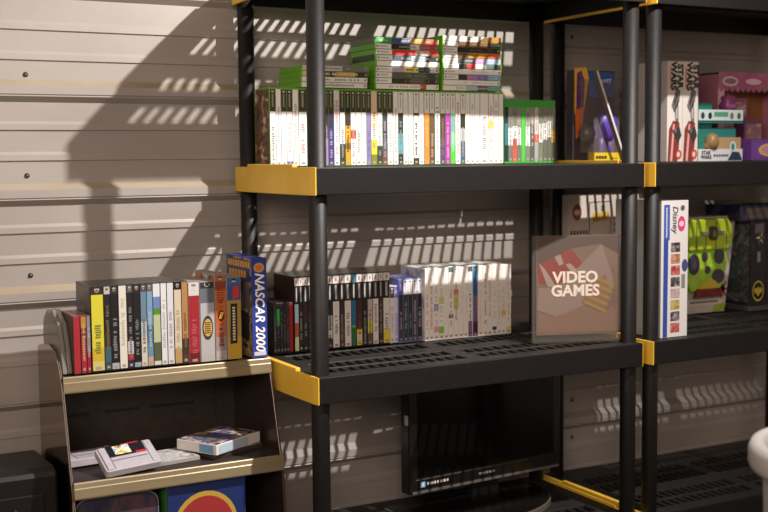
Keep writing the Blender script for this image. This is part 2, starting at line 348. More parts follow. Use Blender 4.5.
f = MB(); f.box(-2.4,3.4,-4,.51,FLOOR-.05,FLOOR,noisy((70,62,56),(88,80,72),6,.6)); tag(f.build('floor'), 'grey brown floor below the shelves', kind='structure')

# ------------------------------------------------------------------ plastic shelving units
black = noisy((15,13,12), (20,17,16), 90, .5, 2, .15, 600, spec=.35)
deck_m = noisy((31,29,28), (38,36,34), 60, .5, 2, .12, 500)
post_m = noisy((19,17,16), (24,22,21), 120, .48, 2, .25, 700, spec=.4)
yellow = noisy((230,184,62), (236,194,72), 12, .38, 2)
def shelf_unit(ox, label, levels, bow):
    root = empty('shelving_unit', (ox,0,FLOOR), label, 'shelving unit', 'black plastic shelving units')
    Z = -FLOOR
    for cx, cy in ((0,0),(.955,0),(0,.438),(.955,.438)):
        p = MB(); p.cyl(.022, 0, Z+.99, post_m, 28, cx, cy); p.cyl(.03, 0, .02, black, 28, cx, cy); p.build('post', root)
    xl, xr, yf, yb = -.02, .975, -.038, .476
    for lv, slots in levels:
        zt = Z+lv; s = MB(); t = .013
        # skirt all round, with rounded-off corners
        s.box(xl,xr,yf,yf+.008,zt-.065,zt,black); s.box(xl,xr,yb-.008,yb,zt-.065,zt,black)
        s.box(xl,xl+.008,yf+.008,yb-.008,zt-.065,zt,black); s.box(xr-.008,xr,yf+.008,yb-.008,zt-.065,zt,black)
        a, b = yf+.008, yb-.008; l, r = xl+.008, xr-.008
        if not slots:
            s.box(l,r,a,b,zt-t,zt,deck_m)
        else:
            rows = ((.017,.074),(.086,.149),(.212,.292),(.303,.366)); halves = ((.035,.433),(.48,.92))
            ys = [a]+[v for q in rows for v in q]+[b]
            for k in range(0, len(ys), 2): s.box(l,r,ys[k],ys[k+1],zt-t,zt,deck_m)
            for y0, y1 in rows:
                s.box(l,halves[0][0],y0,y1,zt-t,zt,deck_m); s.box(halves[0][1],halves[1][0],y0,y1,zt-t,zt,deck_m); s.box(halves[1][1],r,y0,y1,zt-t,zt,deck_m)
                for h0, h1 in halves:
                    n = 14; pitch = (h1-h0)/n
                    for k in range(1, n): s.box(h0+k*pitch-.0042,h0+k*pitch+.0042,y0,y1,zt-t,zt-.001,deck_m)
        for y in (.08,.18,.2975): s.box(l,r,y-.004,y+.004,zt-.02,zt-t,black)         # stiffening ribs below
        sh = s.build('shelf', root, bevel=.002)
        for side in (-1, 1):
            e = MB(); x0 = xl if side < 0 else xr
            out = [(0,yf-.001),(.006,yf-.001),(.012,yf+.02),(.019,.06),(.024,.15),(.025,.22),(.024,.29),(.019,.38),(.011,yb-.01),(.006,yb),(0,yb)]
            bw = bow[0 if side < 0 else 1]; pts = [(x0+side*d*bw, y) for d, y in out]
            e.prism(pts, 'z', zt-.066, zt+.001, yellow)
            lip = [(x0+side*d*bw, y) for d, y in [(-.004,.075),(.0205,.075),(.024,.15),(.025,.22),(.024,.29),(.0205,.365),(-.004,.365)]]
            e.prism(lip, 'z', zt-.002, zt+.008, yellow)
            tag(e.build('end_cap', sh, bevel=.003), 'yellow end cap')
    return root
shelf_unit(0, 'black plastic shelving unit on the left with yellow end caps, holding the game cases', ((.0,True),(.5,True),(1.0,True),(-.5,True)), (.6,.2))
shelf_unit(1.036, 'black plastic shelving unit on the right with yellow end caps, holding boxed toys', ((.0,True),(.5,True),(1.0,False),(-.5,True)), (.5,1))  # top deck built without slots to keep lamp light off the toys

# ------------------------------------------------------------------ game cases
lime = flat((104,168,40), .35); vivid = flat((66,158,58), .35); blackp = flat((34,32,32), .3); whitep = flat((226,224,220), .35); bluep = flat((120,130,190), .25)
def bands_on(mb, put, head, headfrac, bands, lettercol, u0, u1, v0, v1, seed, pslogo=False):
    rnd = random.Random(seed)
    top = u1
    if head is not None:
        hb = u1-(u1-u0)*headfrac
        if pslogo:
            lb = u1-(u1-u0)*.11
            put(hb, lb, v0, v1, 0, flat((30,28,28),.35)); put(lb, u1, v0, v1, 0, flat(head,.4))
            vm = (v0+v1)/2; w = (v1-v0)
            put(lb+.006, u1-.006, vm-w*.15, vm+w*.15, .0003, flat((176,120,120),.4))
            put(hb+.006, lb-.004, vm-w*.16, vm+w*.16, .0003, flat((170,168,166),.4))
        else:
            put(hb, u1, v0, v1, 0, flat(head,.4))
            vm = (v0+v1)/2; w = (v1-v0)
            dark = sum(head) < 300
            put(hb+.012, u1-.012, vm-w*.14, vm+w*.14, .0003, flat((150,142,120) if dark else (186,186,180),.4))
            put(u1-.0085, u1-.0035, vm-w*.2, vm+w*.2, .0003, flat((190,190,180) if dark else (110,110,100),.4))
        top = hb
    p = u0
    for fr, c in bands:
        q = u0+(top-u0)*fr
        put(p, q, v0, v1, 0, flat(c,.4)); p = q
    if lettercol:
        bc = bands[-1][1]; lettercol = tuple(round(.52*p_+.48*q_) for p_, q_ in zip(lettercol, bc))
        L = top-u0; a = u0+L*rnd.uniform(.12,.3); b = u0+L*rnd.uniform(.62,.9); w = v1-v0; u = b
        m = flat(lettercol,.45)
        while u > a:
            h = rnd.uniform(.0028,.0052)
            if rnd.random() < .84:
                k = rnd.uniform(.16,.27); s = rnd.uniform(-.05,.05)*w; vm = (v0+v1)/2+s
                put(u-h, u, vm-w*k, vm+w*k, .0003, m)
            u -= h+.0016
        put(u0+.003, u0+.009, (v0+v1)/2-w*.25, (v0+v1)/2+w*.25, .0003, flat((150,140,130),.45))
def case(name, label, cat, group, x0, x1, y, z, h, depth, shell, head, headfrac, bands, lettercol, margin=(.004,.003), cover=None, pslogo=False, seed=0):
    w = x1-x0
    mb = MB(); mb.box(-w/2,w/2,0,depth,0,h,shell)
    root = mb.build(name, loc=((x0+x1)/2,y,z+LIFT), bevel=min(BEV,w*.18)); tag(root, label, cat, group)
    lb = MB()
    def put(u0,u1,v0,v1,lift,mat):
        yy = -.0005-lift
        lb.poly([(v0,yy,u0),(v1,yy,u0),(v1,yy,u1),(v0,yy,u1)], mat)
    bands_on(lb, put, head, headfrac, bands, lettercol, margin[0], h-margin[1], -w*.46, w*.46, seed, pslogo)
    lb.build('spine_label', root)
    if cover is not None:
        c = MB(); xx = -w/2-.0005
        c.poly([(xx,depth*.96,.004),(xx,.006,.004),(xx,.006,h-.004),(xx,depth*.96,h-.004)], cover); c.build('front_cover', root)
    return root
def row(items, rowname, y, z, h, depth, shell, **kw):
    prev = -9; n = len(items)
    for i, (x0,x1,head,bands,lc,look) in enumerate(items):
        x0 = max(x0, prev+.0004); x1 = max(x1, x0+.007); prev = x1
        case(kw.get('name','game_case'), 'game case with '+look+rowname, 'game case', kw['group'], x0, x1, y+kw.get('jit',.002)*math.sin(i*12.9), z, h+kw.get('hj',0)*math.sin(i*7.7), (kw.get('depths') or {}).get(i, depth), shell,
             head, kw.get('hf',.29), bands, lc, kw.get('margin',(.004,.003)), (kw.get('covers') or {}).get(i), kw.get('pslogo',False), seed=hash_of(rowname)+i)
    return prev
def hash_of(s): return sum(ord(c)*(i+3) for i, c in enumerate(s))
dark_cover = art([(40,26,24),(70,44,36),(50,34,34),(90,60,44)], 18)
row(UPPER, ', upper shelf', .305, .5, .206, .143, lime, group='tall game cases on the upper shelf', margin=(.002,.005), covers={0: art([(60,48,40),(120,92,72),(52,50,46),(150,110,86),(196,184,164)], 32)}, depths={0: .104, 1: .105, 2: .12})
row(UPPER_SHORT, ', short row on upper shelf', .308, .5, .186, .14, vivid, group='short green game cases on the upper shelf', margin=(.006,.022))
row(JEWEL, ', beside the big racing box', .326, .0, .137, .125, flat((52,48,48),.25), name='disc_case', depths={0: .082}, group='disc cases on the lower shelf', covers={0: art([(46,40,40),(70,64,62),(40,34,36)], 22)}, hf=.2)
row(PS2, ', middle shelf', .322, .0, .2045, .14, blackp, group='tall black game cases on the middle shelf', hf=.36, pslogo=True, covers={0: dark_cover})
row(PSP, ', low pair on middle shelf', .322, .0, .163, .13, flat((200,198,206),.25), group='low game cases on the middle shelf', hf=.2)
row(PS3, ', middle shelf', .316, .0, .181, .135, bluep, group='blue tinted game cases on the middle shelf', hf=.24)
row(WII, ', white run', .30, .0, .2075, .14, whitep, group='white game cases on the middle shelf', hf=.07, margin=(.003,.002), hj=.002, covers={0: art([(150,150,190),(210,208,214),(110,104,150)], 16)})

# ---- stacks lying on top of the upper row
def lying(label, x0, x1, y, z, th, depth, shell, head, bands, lc, seed, rot=0, hf=.25, endc=None):
    L = x1-x0
    mb = MB(); mb.box(-L/2,L/2,0,depth,0,th,shell)
    root = mb.build('game_case', loc=((x0+x1)/2,y,z), bevel=BEV); root.rotation_euler = (0,0,rot)
    tag(root, label, 'game case', 'game cases lying in stacks on the upper row')
    lb = MB()
    def put(u0,u1,v0,v1,lift,mat):                                   # the head of the spine lies to the left
        yy = -.0005-lift; lb.poly([(-u1,yy,v0),(-u0,yy,v0),(-u0,yy,v1),(-u1,yy,v1)], mat)
    bands_on(lb, put, head, hf, bands, lc, -L/2+.003, L/2-.004, th*.05, th*.93, seed)
    lb.build('spine_label', root)
    if endc:
        c = MB(); c.box(-L/2-.0008,-L/2-.0002,.004,depth-.01,.001,th-.001,endc); c.build('case_lid_edge', root)
W = (236,233,228)
PLACE = lambda k, n: ('lowest' if k == 0 else 'topmost' if k == n-1 else ORD[k]+' from bottom')
def stack(items, x0, x1, y, z, th, which, ends={}, depth=.146):
    n = len(items)
    for k, (head, bands, lc, look) in enumerate(items):
        j = .002*math.sin(k*5.3+len(which))
        lying('flat game case, %s, %s of %s' % (look, PLACE(k,n), which), x0+j, x1+j, y+.003*math.sin(k*3.1), z+k*(th+.0002), th, depth, lime, head, bands, lc, k*17+len(which), .0, endc=ends.get(k))
stack([(None,[(1,W)],(60,60,60),'white spine and small title'),(None,[(1,W)],(50,50,50),'white spine and long black title'),
       (None,[(.2,(60,52,52)),(.5,(190,160,70)),(.75,(70,60,60)),(1,(224,204,140))],(230,220,200),'yellow and black spine'),
       (None,[(.4,(120,112,116)),(1,(206,200,206))],(90,86,90),'grey picture spine')], .100, .301, .306, .709, .0145, 'short stack')
stack([(None,[(.2,W),(.3,(190,80,70)),(.36,W),(1,W)],(190,120,110),'white spine and small red mark'),
       (W,[(.3,(60,50,44)),(.6,(110,90,70)),(1,(60,48,44))],(170,150,130),'dark brown picture spine'),
       (W,[(.3,(70,66,70)),(1,(90,86,90))],(160,156,160),'charcoal grey spine'),
       (W,[(.2,(210,206,200)),(.45,(60,56,70)),(.75,(222,206,90)),(1,(190,160,190))],(50,48,56),'yellow and violet spine'),
       (None,[(1,W)],None,'blank white spine'),
       (W,[(.3,(50,46,50)),(.6,(170,190,200)),(1,(70,80,96))],(226,230,236),'steel blue spine'),
       (W,[(.2,(206,60,70)),(.5,(200,190,186)),(.7,(214,60,70)),(1,(206,50,56))],(240,236,230),'red spine'),
       (W,[(.4,(200,60,70)),(.6,(226,222,220)),(1,(50,34,40))],(240,236,236),'black and red spine'),
       ((60,170,80),[(.3,(220,90,90)),(.6,(226,160,70)),(1,(70,80,150))],(240,220,120),'blue, orange and red spine with green head')],
      .3215, .527, .306, .709, .01535, 'middle stack', {5: blackp, 8: flat((120,120,110),.4)})
stack([(None,[(.2,(110,170,170)),(.4,(120,60,110)),(.6,(170,190,200)),(1,W)],(120,150,160),'white, plum and teal spine'),
       (None,[(1,W)],(200,160,190),'white spine and tiny pink print'),
       (W,[(.3,(150,190,226)),(.55,(120,110,190)),(.8,(190,110,180)),(1,(60,56,60))],(240,240,244),'black, magenta and blue spine'),
       (W,[(1,W)],(190,186,190),'white spine and pale title'),
       (W,[(.15,(60,50,50)),(.35,(90,100,110)),(.6,W),(.8,(206,60,60)),(1,(60,54,54))],None,'black spine and red and white name'),
       (W,[(.35,(150,180,220)),(.6,(190,140,190)),(1,(70,64,76))],(236,230,240),'violet and blue spine'),
       (W,[(.3,(214,90,50)),(.75,(206,140,50)),(1,(110,80,60))],(120,60,30),'orange and gold spine'),
       (W,[(.5,(60,34,36)),(1,(40,38,38))],(190,110,110),'black and maroon spine'),
       (W,[(.3,(40,36,36)),(1,(110,70,56))],(150,100,80),'russet brown spine')],
      .536, .735, .306, .709, .0152, 'right stack')
z = .709+9*.0154
mb = MB(); mb.box(-.099,.099,0,.146,0,.015,lime)
root = mb.build('game_case', loc=(.636,.306,z), bevel=BEV); tag(root, 'flat game case, white spine ending in brown, topmost of the right stack', 'game case', 'game cases lying in stacks on the upper row')
lb = MB()
for a, b, c in ((-.096,.04,W),(.04,.058,(120,84,50)),(.058,.096,(170,110,50))): lb.poly([(a,-.0005,.0008),(b,-.0005,.0008),(b,-.0005,.0142),(a,-.0005,.0142)], flat(c,.4))
lb.poly([(.02,-.0007,.0008),(.06,-.0007,.0008),(.04,-.0007,.0142)], flat((120,84,50),.4))
lb.build('spine_label', root)
text('lettering', 'DIRT', flat((60,52,46),.5), .014, root, front(-.012,-.0007,.0074), bold=.0003)

# ------------------------------------------------------------------ clear sign holder
acr = clear((246,242,238), .03, .04); ink = flat((244,242,240), .4)
LZ = .0012
SX, SY = .698, .098
ang = math.atan2(.012-.098, .935-.698); SW = math.hypot(.935-.698, .086); SH = .302
sg = empty('sign_holder', (SX,SY,LZ), 'clear acrylic sign holder with a brown VIDEO GAMES poster', 'sign', rz=ang)
p = MB(); y = .006
def q4(pts, c, lift, r=.45): p.poly([(a,y-lift,b) for a, b in pts], flat(c,r))
def PX(u, v): return ((u-50)/360*SW, SH-(v-40)/445*SH+.0)
p.box(.012,SW-.004,y,y+.001,.024,SH-.002,noisy((117,96,85),(102,80,71),7,.5,2))
q4([PX(70,45),PX(408,42),PX(405,120),PX(330,78),PX(205,95),PX(70,165)], (78,61,52), .0004)
q4([PX(70,165),PX(205,95),PX(236,128),PX(150,252),PX(75,232)], (130,42,35), .0006)
q4([PX(236,128),PX(268,172),PX(205,205),PX(150,252)], (130,42,35), .0006)
q4([PX(335,78),PX(395,255),PX(260,330),PX(150,376),PX(70,345),PX(75,255),PX(150,252),PX(205,205)], (133,119,113), .0008)
q4([PX(75,150),PX(100,175),PX(150,255),PX(112,248)], (155,144,140), .001)
q4([PX(140,128),PX(165,118),PX(178,158),PX(160,165)], (155,144,140), .001)
q4([PX(185,160),PX(205,155),PX(238,190),PX(215,198)], (155,144,140), .001)
q4([PX(250,320),PX(300,235),PX(352,205),PX(372,290),PX(340,360)], (130,92,73), .0009)
for k in range(5):
    a = 255+k*4; b = 318-k*26
    q4([PX(262+k*13,322-k*24),PX(350+k*9,364-k*26),PX(354+k*9,352-k*26),PX(268+k*13,308-k*24)], (143,123,42), .0012)
q4([PX(378,165),PX(398,262),PX(404,430),PX(396,430),PX(386,262)], (119,84,63), .0011)
q4([PX(72,440),PX(72,350),PX(150,378),PX(250,330),PX(340,362),PX(404,330),PX(404,440)], (124,98,84), .0007)
po = p.build('poster', sg); tag(po, 'brown poster printed with tilted red, grey and yellow shapes')
text('lettering', 'VIDEO\nGAMES', ink, .0435, sg, front(SW*.49,y-.0016,SH*.545), bold=.0014, squeeze=1.02)
a = MB()
a.box(0,SW,0,.0025,.004,SH,acr); a.box(0,SW,.011,.0135,.004,SH,acr); a.box(0,SW,0,.075,0,.004,acr)
a.build('acrylic_sheet', sg, bevel=.0008)

# ------------------------------------------------------------------ television on the bottom shelf
tv = empty('television', (.70,.325,-.4988), 'black flat television standing on the bottom shelf behind the front post', 'television', rz=math.radians(4.5))
gl = flat((14,13,13), .18); bez = flat((20,18,18), .25)
b = MB(); b.box(-.283,.283,0,.045,.06,.40,bez); b.box(-.2,.2,.045,.075,.12,.35,bez); b.build('housing', tv, bevel=.005)
b = MB(); b.box(-.255,.255,-.001,.001,.108,.378,noisy((7,7,8),(9,8,8),5,.16,spec=.25)); b.build('screen', tv)
b = MB(); b.box(-.274,.274,-.004,.0,.062,.069,flat((96,90,84),.3)); b.build('lower_trim', tv)
b = MB(); b.box(-.262,-.1,-.0015,-.0005,.1,.103,flat((80,76,72),.35)); b.box(-.09,.15,-.0015,-.0005,.1,.1025,flat((60,56,54),.35)); b.build('speaker_slot', tv)
st = MB()
st.box(-.245,-.229,-.0012,-.0004,.078,.094,flat((120,170,214),.4)); st.box(-.241,-.233,-.0014,-.001,.081,.091,flat((206,220,236),.4))
for k in range(7): st.box(-.222+k*.0115,-.222+k*.0115+(.006,.009,.008)[k%3],-.0012,-.0004,.083,.090,flat((206,200,196),.4))
st.build('sticker', tv)
b = MB()
for k in range(5): b.box(-.035+k*.0125,-.026+k*.0125,-.0012,-.0004,.083,.089,flat((130,124,120),.35))
b.build('maker_badge', tv)
b = MB(); b.box(-.285,-.2815,.005,.02,.262,.29,flat((190,190,186),.4)); b.build('side_tab', tv)
b = MB(); b.box(-.05,.05,.012,.04,.02,.07,bez); b.build('neck', tv)
b = MB()
pts = [(-.075+.255*math.cos(t), -.02+.19*math.sin(t)) for t in [math.pi*k/24 for k in range(24,49)]]+[(.18,.06),(-.33,.06)]
b.prism(pts,'z',.0,.018,flat((92,86,80),.4)); pt2 = [(-.075+(x+.075)*.985,yy*.985) for x, yy in pts]; b.prism(pt2,'z',.018,.021,gl)
b.build('stand_base', tv, bevel=.002)

# ------------------------------------------------------------------ left display rack
rk = empty('display_rack', (-.315,.25,FLOOR), 'brown metal display rack with champagne shelf lips and slanted sides, left of the shelving', 'display rack')
metal = noisy((58,50,46),(66,58,52),40,.45,3,0,80,.3); gold = noisy((140,126,98),(130,117,90),30,.4,3,0,80,.3,(.2,1,1)); dk = flat((22,20,19),.6)
Z = -FLOOR; xl, xr = -.572+.315, -.058+.315; yo = -.25
side = [(.43,0),(-.02,0),(.05,Z-.70),(.092,Z-.40),(.108,Z-.245),(.172,Z-.03),(.18,Z+.0)]
smoke = flat((150,126,110), .13, 1)
b = MB(); b.prism([(y+yo,z) for y, z in side+[(.205,Z+.045),(.245,Z+.075),(.30,Z+.082),(.40,Z+.07),(.43,Z+.06)]],'x',xl-.004,xl,smoke); tag(b.build('side_panel', rk), 'polished brown side panel mirroring the wall')
b = MB(); e = [(.05,Z-.70),(.092,Z-.40),(.108,Z-.245),(.172,Z-.03),(.18,Z+.0),(.205,Z+.045),(.245,Z+.075)]
for (y0,z0),(y1,z1) in zip(e,e[1:]): b.poly([(xl-.0045,y0+yo,z0),(xl+.0005,y0+yo,z0),(xl+.0005,y1+yo,z1),(xl-.0045,y1+yo,z1)], flat((170,156,140),.3))
b.build('panel_edge', rk)
b = MB(); b.prism([(y+yo,z) for y, z in side+[(.25,Z+.012),(.43,Z+.012)]],'x',xr,xr+.006,noisy((92,78,70),(100,86,78),30,.3,2,0,80,.8)); b.build('side_panel', rk, bevel=.0015)
b = MB(); b.box(xl,xr,.43+yo,.438+yo,.05,Z+.0,metal)
for zz, segs in ((Z-.055,((.03,.12),(.16,.25),(.28,.40))),(Z-.125,((.03,.12),(.16,.25),(.28,.40)))):
    for s0, s1 in segs: b.box(xl+s0,xl+s1,.4292+yo,.4302+yo,zz-.004,zz+.004,dk)
for k in range(16): b.box(xr-.055,xr-.050,.4292+yo,.4302+yo,Z-.03-k*.02,Z-.02-k*.02,dk)
b.build('back_panel', rk)
for zt, yl in ((Z+.02,.18),(Z-.213,.107),(Z-.56,.062)):
    b = MB(); b.box(xl,xr,yl+.003+yo,.43+yo,zt-.014,zt-.001,metal); sh = b.build('shelf', rk)
    b = MB(); pr = [(yl+.01,zt-.001),(yl+.003,zt+.001),(yl+.001,zt-.002),(yl-.001,zt-.012),(yl-.0025,zt-.014),(yl-.005,zt-.034),(yl-.004,zt-.038),(yl+.002,zt-.038),(yl+.01,zt-.03)]
    b.prism([(y+yo,z) for y, z in pr],'x',xl,xr+.006,gold); tag(b.build('shelf_lip', sh, bevel=.001), 'champagne metal shelf lip')

# ---- boxes and cases on the rack's upper shelf
ZR = .0225; YR = .19
row(RACK_SHORT, ', low group on the rack', YR, ZR, .137, .12, flat((120,60,60),.3), name='disc_case', group='disc cases on the rack', hf=.2, covers={0: art([(60,50,46),(84,70,60),(50,44,40)], 20)})
row(RACK, ', rack shelf', YR, ZR, .2045, .14, blackp, group='game cases on the rack', hf=.09, covers={0: art([(46,42,42),(90,84,80),(60,54,52)], 14)})
prev = RACK[-1][1]
hs = (.199,.199,.215,.207)
for i, (x0,x1,head,bands,lc,look) in enumerate(RACK_BIG):
    x0 = max(x0, prev+.0006); prev = x1
    o = case('game_box', 'game box with %s, rack shelf' % look, 'game box', 'game boxes on the rack', x0, x1, YR, ZR, hs[i], .145, flat((150,140,136),.4), head, .16 if i == 0 else .08, bands, lc, (.001,.001), seed=90+i,
             cover=art([(190,110,50),(90,60,50),(206,190,180)], 18) if i == 2 else (art([(60,90,150),(200,160,60),(60,50,50)], 18) if i == 3 else None))
    w = x1-x0
    if i == 1:
        e = MB(); yy = -.0012
        e.poly([(a,yy,b) for a, b in disc(0,.085,w*.36,.03)], flat((60,48,36),.4)); e.poly([(a,yy-.0002,b) for a, b in disc(0,.085,w*.29,.022)], flat((186,150,80),.4))
        for k in range(6): e.poly([(a,yy-.0004,b) for a, b in [(-w*.22,.071+k*.005),(w*.22,.071+k*.005),(w*.16,.0735+k*.005),(-w*.2,.0735+k*.005)]], flat((70,54,34),.4))
        e.build('emblem', o)
    if i == 2:
        e = MB(); yy = -.0012
        e.poly([(a,yy,b) for a, b in disc(0,.112,w*.42,.022)], flat((196,90,30),.4)); e.poly([(a,yy-.0002,b) for a, b in disc(0,.112,w*.3,.014)], flat((60,36,30),.4))
        e.poly([(a,yy-.0004,b) for a, b in [(-w*.2,.105),(0,.122),(w*.25,.12),(w*.05,.104)]], flat((230,170,60),.4))
        for k in range(7): e.poly([(a,yy,b) for a, b in [(-w*.36,.19-k*.006),(w*.3,.188-k*.006),(w*.34,.1855-k*.006),(-w*.3,.187-k*.006)]], flat((150,40,24),.4))
        e.build('emblem', o)
    if i == 3:
        e = MB(); yy = -.0012
        e.poly([(a,yy,b) for a, b in [(-w*.3,.04),(w*.18,.04),(w*.22,.14),(-w*.24,.14)]], flat((34,30,34),.4))
        e.poly([(a,yy,b) for a, b in [(-w*.1,.15),(w*.34,.155),(w*.36,.185),(-w*.06,.182)]], flat((190,50,50),.4))
        for k in range(12): e.poly([(a,yy-.0002,b) for a, b in [(-w*.12,.048+k*.0072),(w*.06,.048+k*.0072),(w*.06,.0525+k*.0072),(-w*.12,.0525+k*.0072)]], flat((214,200,170),.4))
        e.build('emblem', o)
# the big racing game box: spine towards the front, printed cover on its left side
bx0, bx1, bd, bh = -.1, -.059, .17, .252
mb = MB(); mb.box(-.0205,.0205,0,bd,0,bh,flat((44,62,140),.35))
nb = mb.build('game_box', loc=((bx0+bx1)/2,.182,ZR), bevel=.001); tag(nb, 'big blue racing game box with slanted white title at the right end of the rack', 'game box', 'game boxes on the rack')
c = MB(); xx = -.0211
def side_q(pts, c_, lift=0): c.poly([(xx-lift,a,b) for a, b in pts], c_)
side_q([(bd,.001),(0,.001),(0,bh-.001),(bd,bh-.001)], art([(60,60,90),(80,70,70),(190,150,60),(50,60,120),(40,34,36)], 22))
side_q([(bd-.005,.19),(.01,.19),(.01,.245),(bd-.005,.245)], flat((52,60,110),.4), .0003)
for k in range(9): side_q([(bd-.012-k*.017,.226),(bd-.025-k*.017,.226),(bd-.025-k*.017,.242),(bd-.012-k*.017,.242)], flat((214,160,50),.4), .0006)
for k in range(6): side_q([(bd-.02-k*.02,.2),(bd-.036-k*.02,.2),(bd-.036-k*.02,.218),(bd-.02-k*.02,.218)], flat((206,150,50),.4), .0006)
side_q([(bd-.01,.01),(.06,.01),(.06,.16),(bd-.02,.17)], flat((196,150,50),.4), .0003)
side_q([(.09,.05),(.02,.04),(.016,.11),(.08,.12)], flat((30,30,36),.4), .0006)
side_q([(.06,.125),(.01,.12),(.012,.185),(.055,.188)], flat((96,92,100),.4), .0006)
c.build('front_cover', nb)
c = MB(); c.poly([(a,-.0007,b) for a, b in disc(0,.228,.0145,.012)], flat((190,150,90),.4)); c.poly([(a,-.0009,b) for a, b in disc(0,.228,.010,.0075)], flat((200,110,60),.4))
c.build('emblem', nb); c = MB(); c.poly([(-.016,-.0007,.006),(.016,-.0007,.006),(.016,-.0007,.016),(-.016,-.0007,.016)], flat((190,190,200),.4)); c.build('foot_print', nb)
text('lettering', 'NASCAR 2000', flat((240,238,232),.4), .0345, nb, front(0,-.0008,.117,90), bold=.0007, shear=.25, squeeze=.93)
# clear shells at the left end
for k in range(2):
    b = MB(); pts = [(.20,ZR),(.39,ZR),(.405,ZR+.07),(.395,ZR+.112),(.355,ZR+.137),(.30,ZR+.142),(.245,ZR+.115),(.212,ZR+.05)]
    b.prism([(y-.19,z-ZR) for y, z in pts],'x',-.0055,.0055,clear((214,208,202),.28,.15))
    o = b.build('plastic_shell', loc=(-.562+k*.0125,.19+.004*k,ZR+.001), bevel=.003)
    tag(o, ('outermost' if k == 0 else 'inner')+' of two empty clear round-topped plastic shells at the rack left end', 'plastic case', 'clear plastic shells on the rack')
    r = MB(); r.prism([((y-.3)*.9+.3-.19,(z-ZR)*.93+.003) for y, z in pts],'x',-.0062,-.0056,clear((200,196,190),.35,.1)); r.build('raised_panel', o)
    b = MB()

# ---- the rack's lower shelf
ZL = -.2135
grey = noisy((168,162,170),(176,170,178),60,.45,2)
def cartridge(loc, rot, label, picture):
    root = empty('game_cartridge', loc, label, 'game cartridge', 'grey game cartridges'); root.rotation_euler = rot; root.scale = (.93,.93,.93)
    b = MB(); b.prism(rrect(-.073,.073,0,.094,.006),'y',0,.02,grey); b.build('shell', root, bevel=.002)
    b = MB(); b.box(-.067,-.052,-.004,.001,.004,.09,grey); b.build('grip_ridge', root, bevel=.0015); b = MB(); b.box(.052,.067,-.0025,.001,.004,.09,grey); b.build('grip_ridge', root, bevel=.0015)
    b = MB(); b.box(-.046,.048,-.0006,.0006,.035,.0385,flat((110,104,112),.5)); b.box(-.048,-.0455,-.0006,.0006,.004,.09,flat((120,114,122),.5)); b.build('groove', root)
    if picture:
        b = MB(); b.box(-.047,.05,-.0012,.0,.05,.094,flat((30,28,34),.35))
        b.poly([(-.03,-.0014,.056),(.012,-.0014,.056),(.012,-.0014,.09),(-.03,-.0014,.09)], art([(40,80,160),(220,190,90),(240,236,220),(50,120,190)], 45))
        b.poly([(.022,-.0014,.05),(.05,-.0014,.05),(.05,-.0014,.057),(.022,-.0014,.057)], flat((190,40,60),.4)); b.poly([(-.005,-.0014,.0905),(.04,-.0014,.0905),(.04,-.0014,.0938),(-.005,-.0014,.0938)], flat((190,50,60),.4))
        b.build('sticker', root)
    return root
cartridge((-.428,.113,ZL+.021), (math.radians(-65),math.radians(-3),math.radians(4)), 'grey game cartridge with a dark picture sticker, leaning on the rack lower shelf', True)
cartridge((-.487,.235,ZL+.0245), (math.radians(-90),0,math.radians(5)), 'grey game cartridge lying flat in the left corner of the rack lower shelf', False)
def flatbox(name, loc, rz, w, d, h, side, top, label, cat, group=None, topname='cover_print', extra=None):
    b = MB(); b.box(-w/2,w/2,-d/2,d/2,0,h,side); o = b.build(name, loc=loc, bevel=.0015); o.rotation_euler = (0,0,rz); tag(o,label,cat,group)
    b = MB(); b.box(-w/2+.002,w/2-.002,-d/2+.002,d/2-.002,h,h+.0008,top); 
    if extra: extra(b,w,d,h)
    b.build(topname,o)
    return o
flatbox('disc_case', (-.318,.215,ZL), math.radians(8), .125, .11, .01, clear((200,196,194),.5,.15), art([(170,166,166),(206,204,204),(130,126,128)],30), 'clear disc case lying between the cartridge and the stacked boxes, lower rack shelf', 'disc case')
def blue_edge(b,w,d,h):
    b.poly([(-w/2-.0008,-d/2+.01,.003),(-w/2-.0008,-d/2+.01,h-.003),(-w/2-.0008,-.01,h-.003),(-w/2-.0008,-.01,.003)], flat((110,160,196),.4))
    b.poly([(-w/2+.01,-d/2-.0008,.003),(w/2-.05,-d/2-.0008,.003),(w/2-.05,-d/2-.0008,h-.003),(-w/2+.01,-d/2-.0008,h-.003)], flat((170,190,206),.4))
flatbox('game_case', (-.165,.235,ZL), math.radians(20), .16, .12, .012, flat((60,54,52),.4), art([(190,160,140),(90,70,60),(206,196,190)],30), 'thin game case underneath the blue edged box, lower rack shelf', 'game case', 'boxes lying on the lower rack shelf')
flatbox('game_box', (-.175,.235,ZL+.0128), math.radians(29), .17, .13, .026, flat((214,210,206),.4), art([(60,60,66),(120,116,116),(60,70,140),(206,180,150),(40,38,40)],22), 'white game box with blue edge and dark picture lid, on a thin case', 'game box', 'boxes lying on the lower rack shelf', extra=blue_edge)
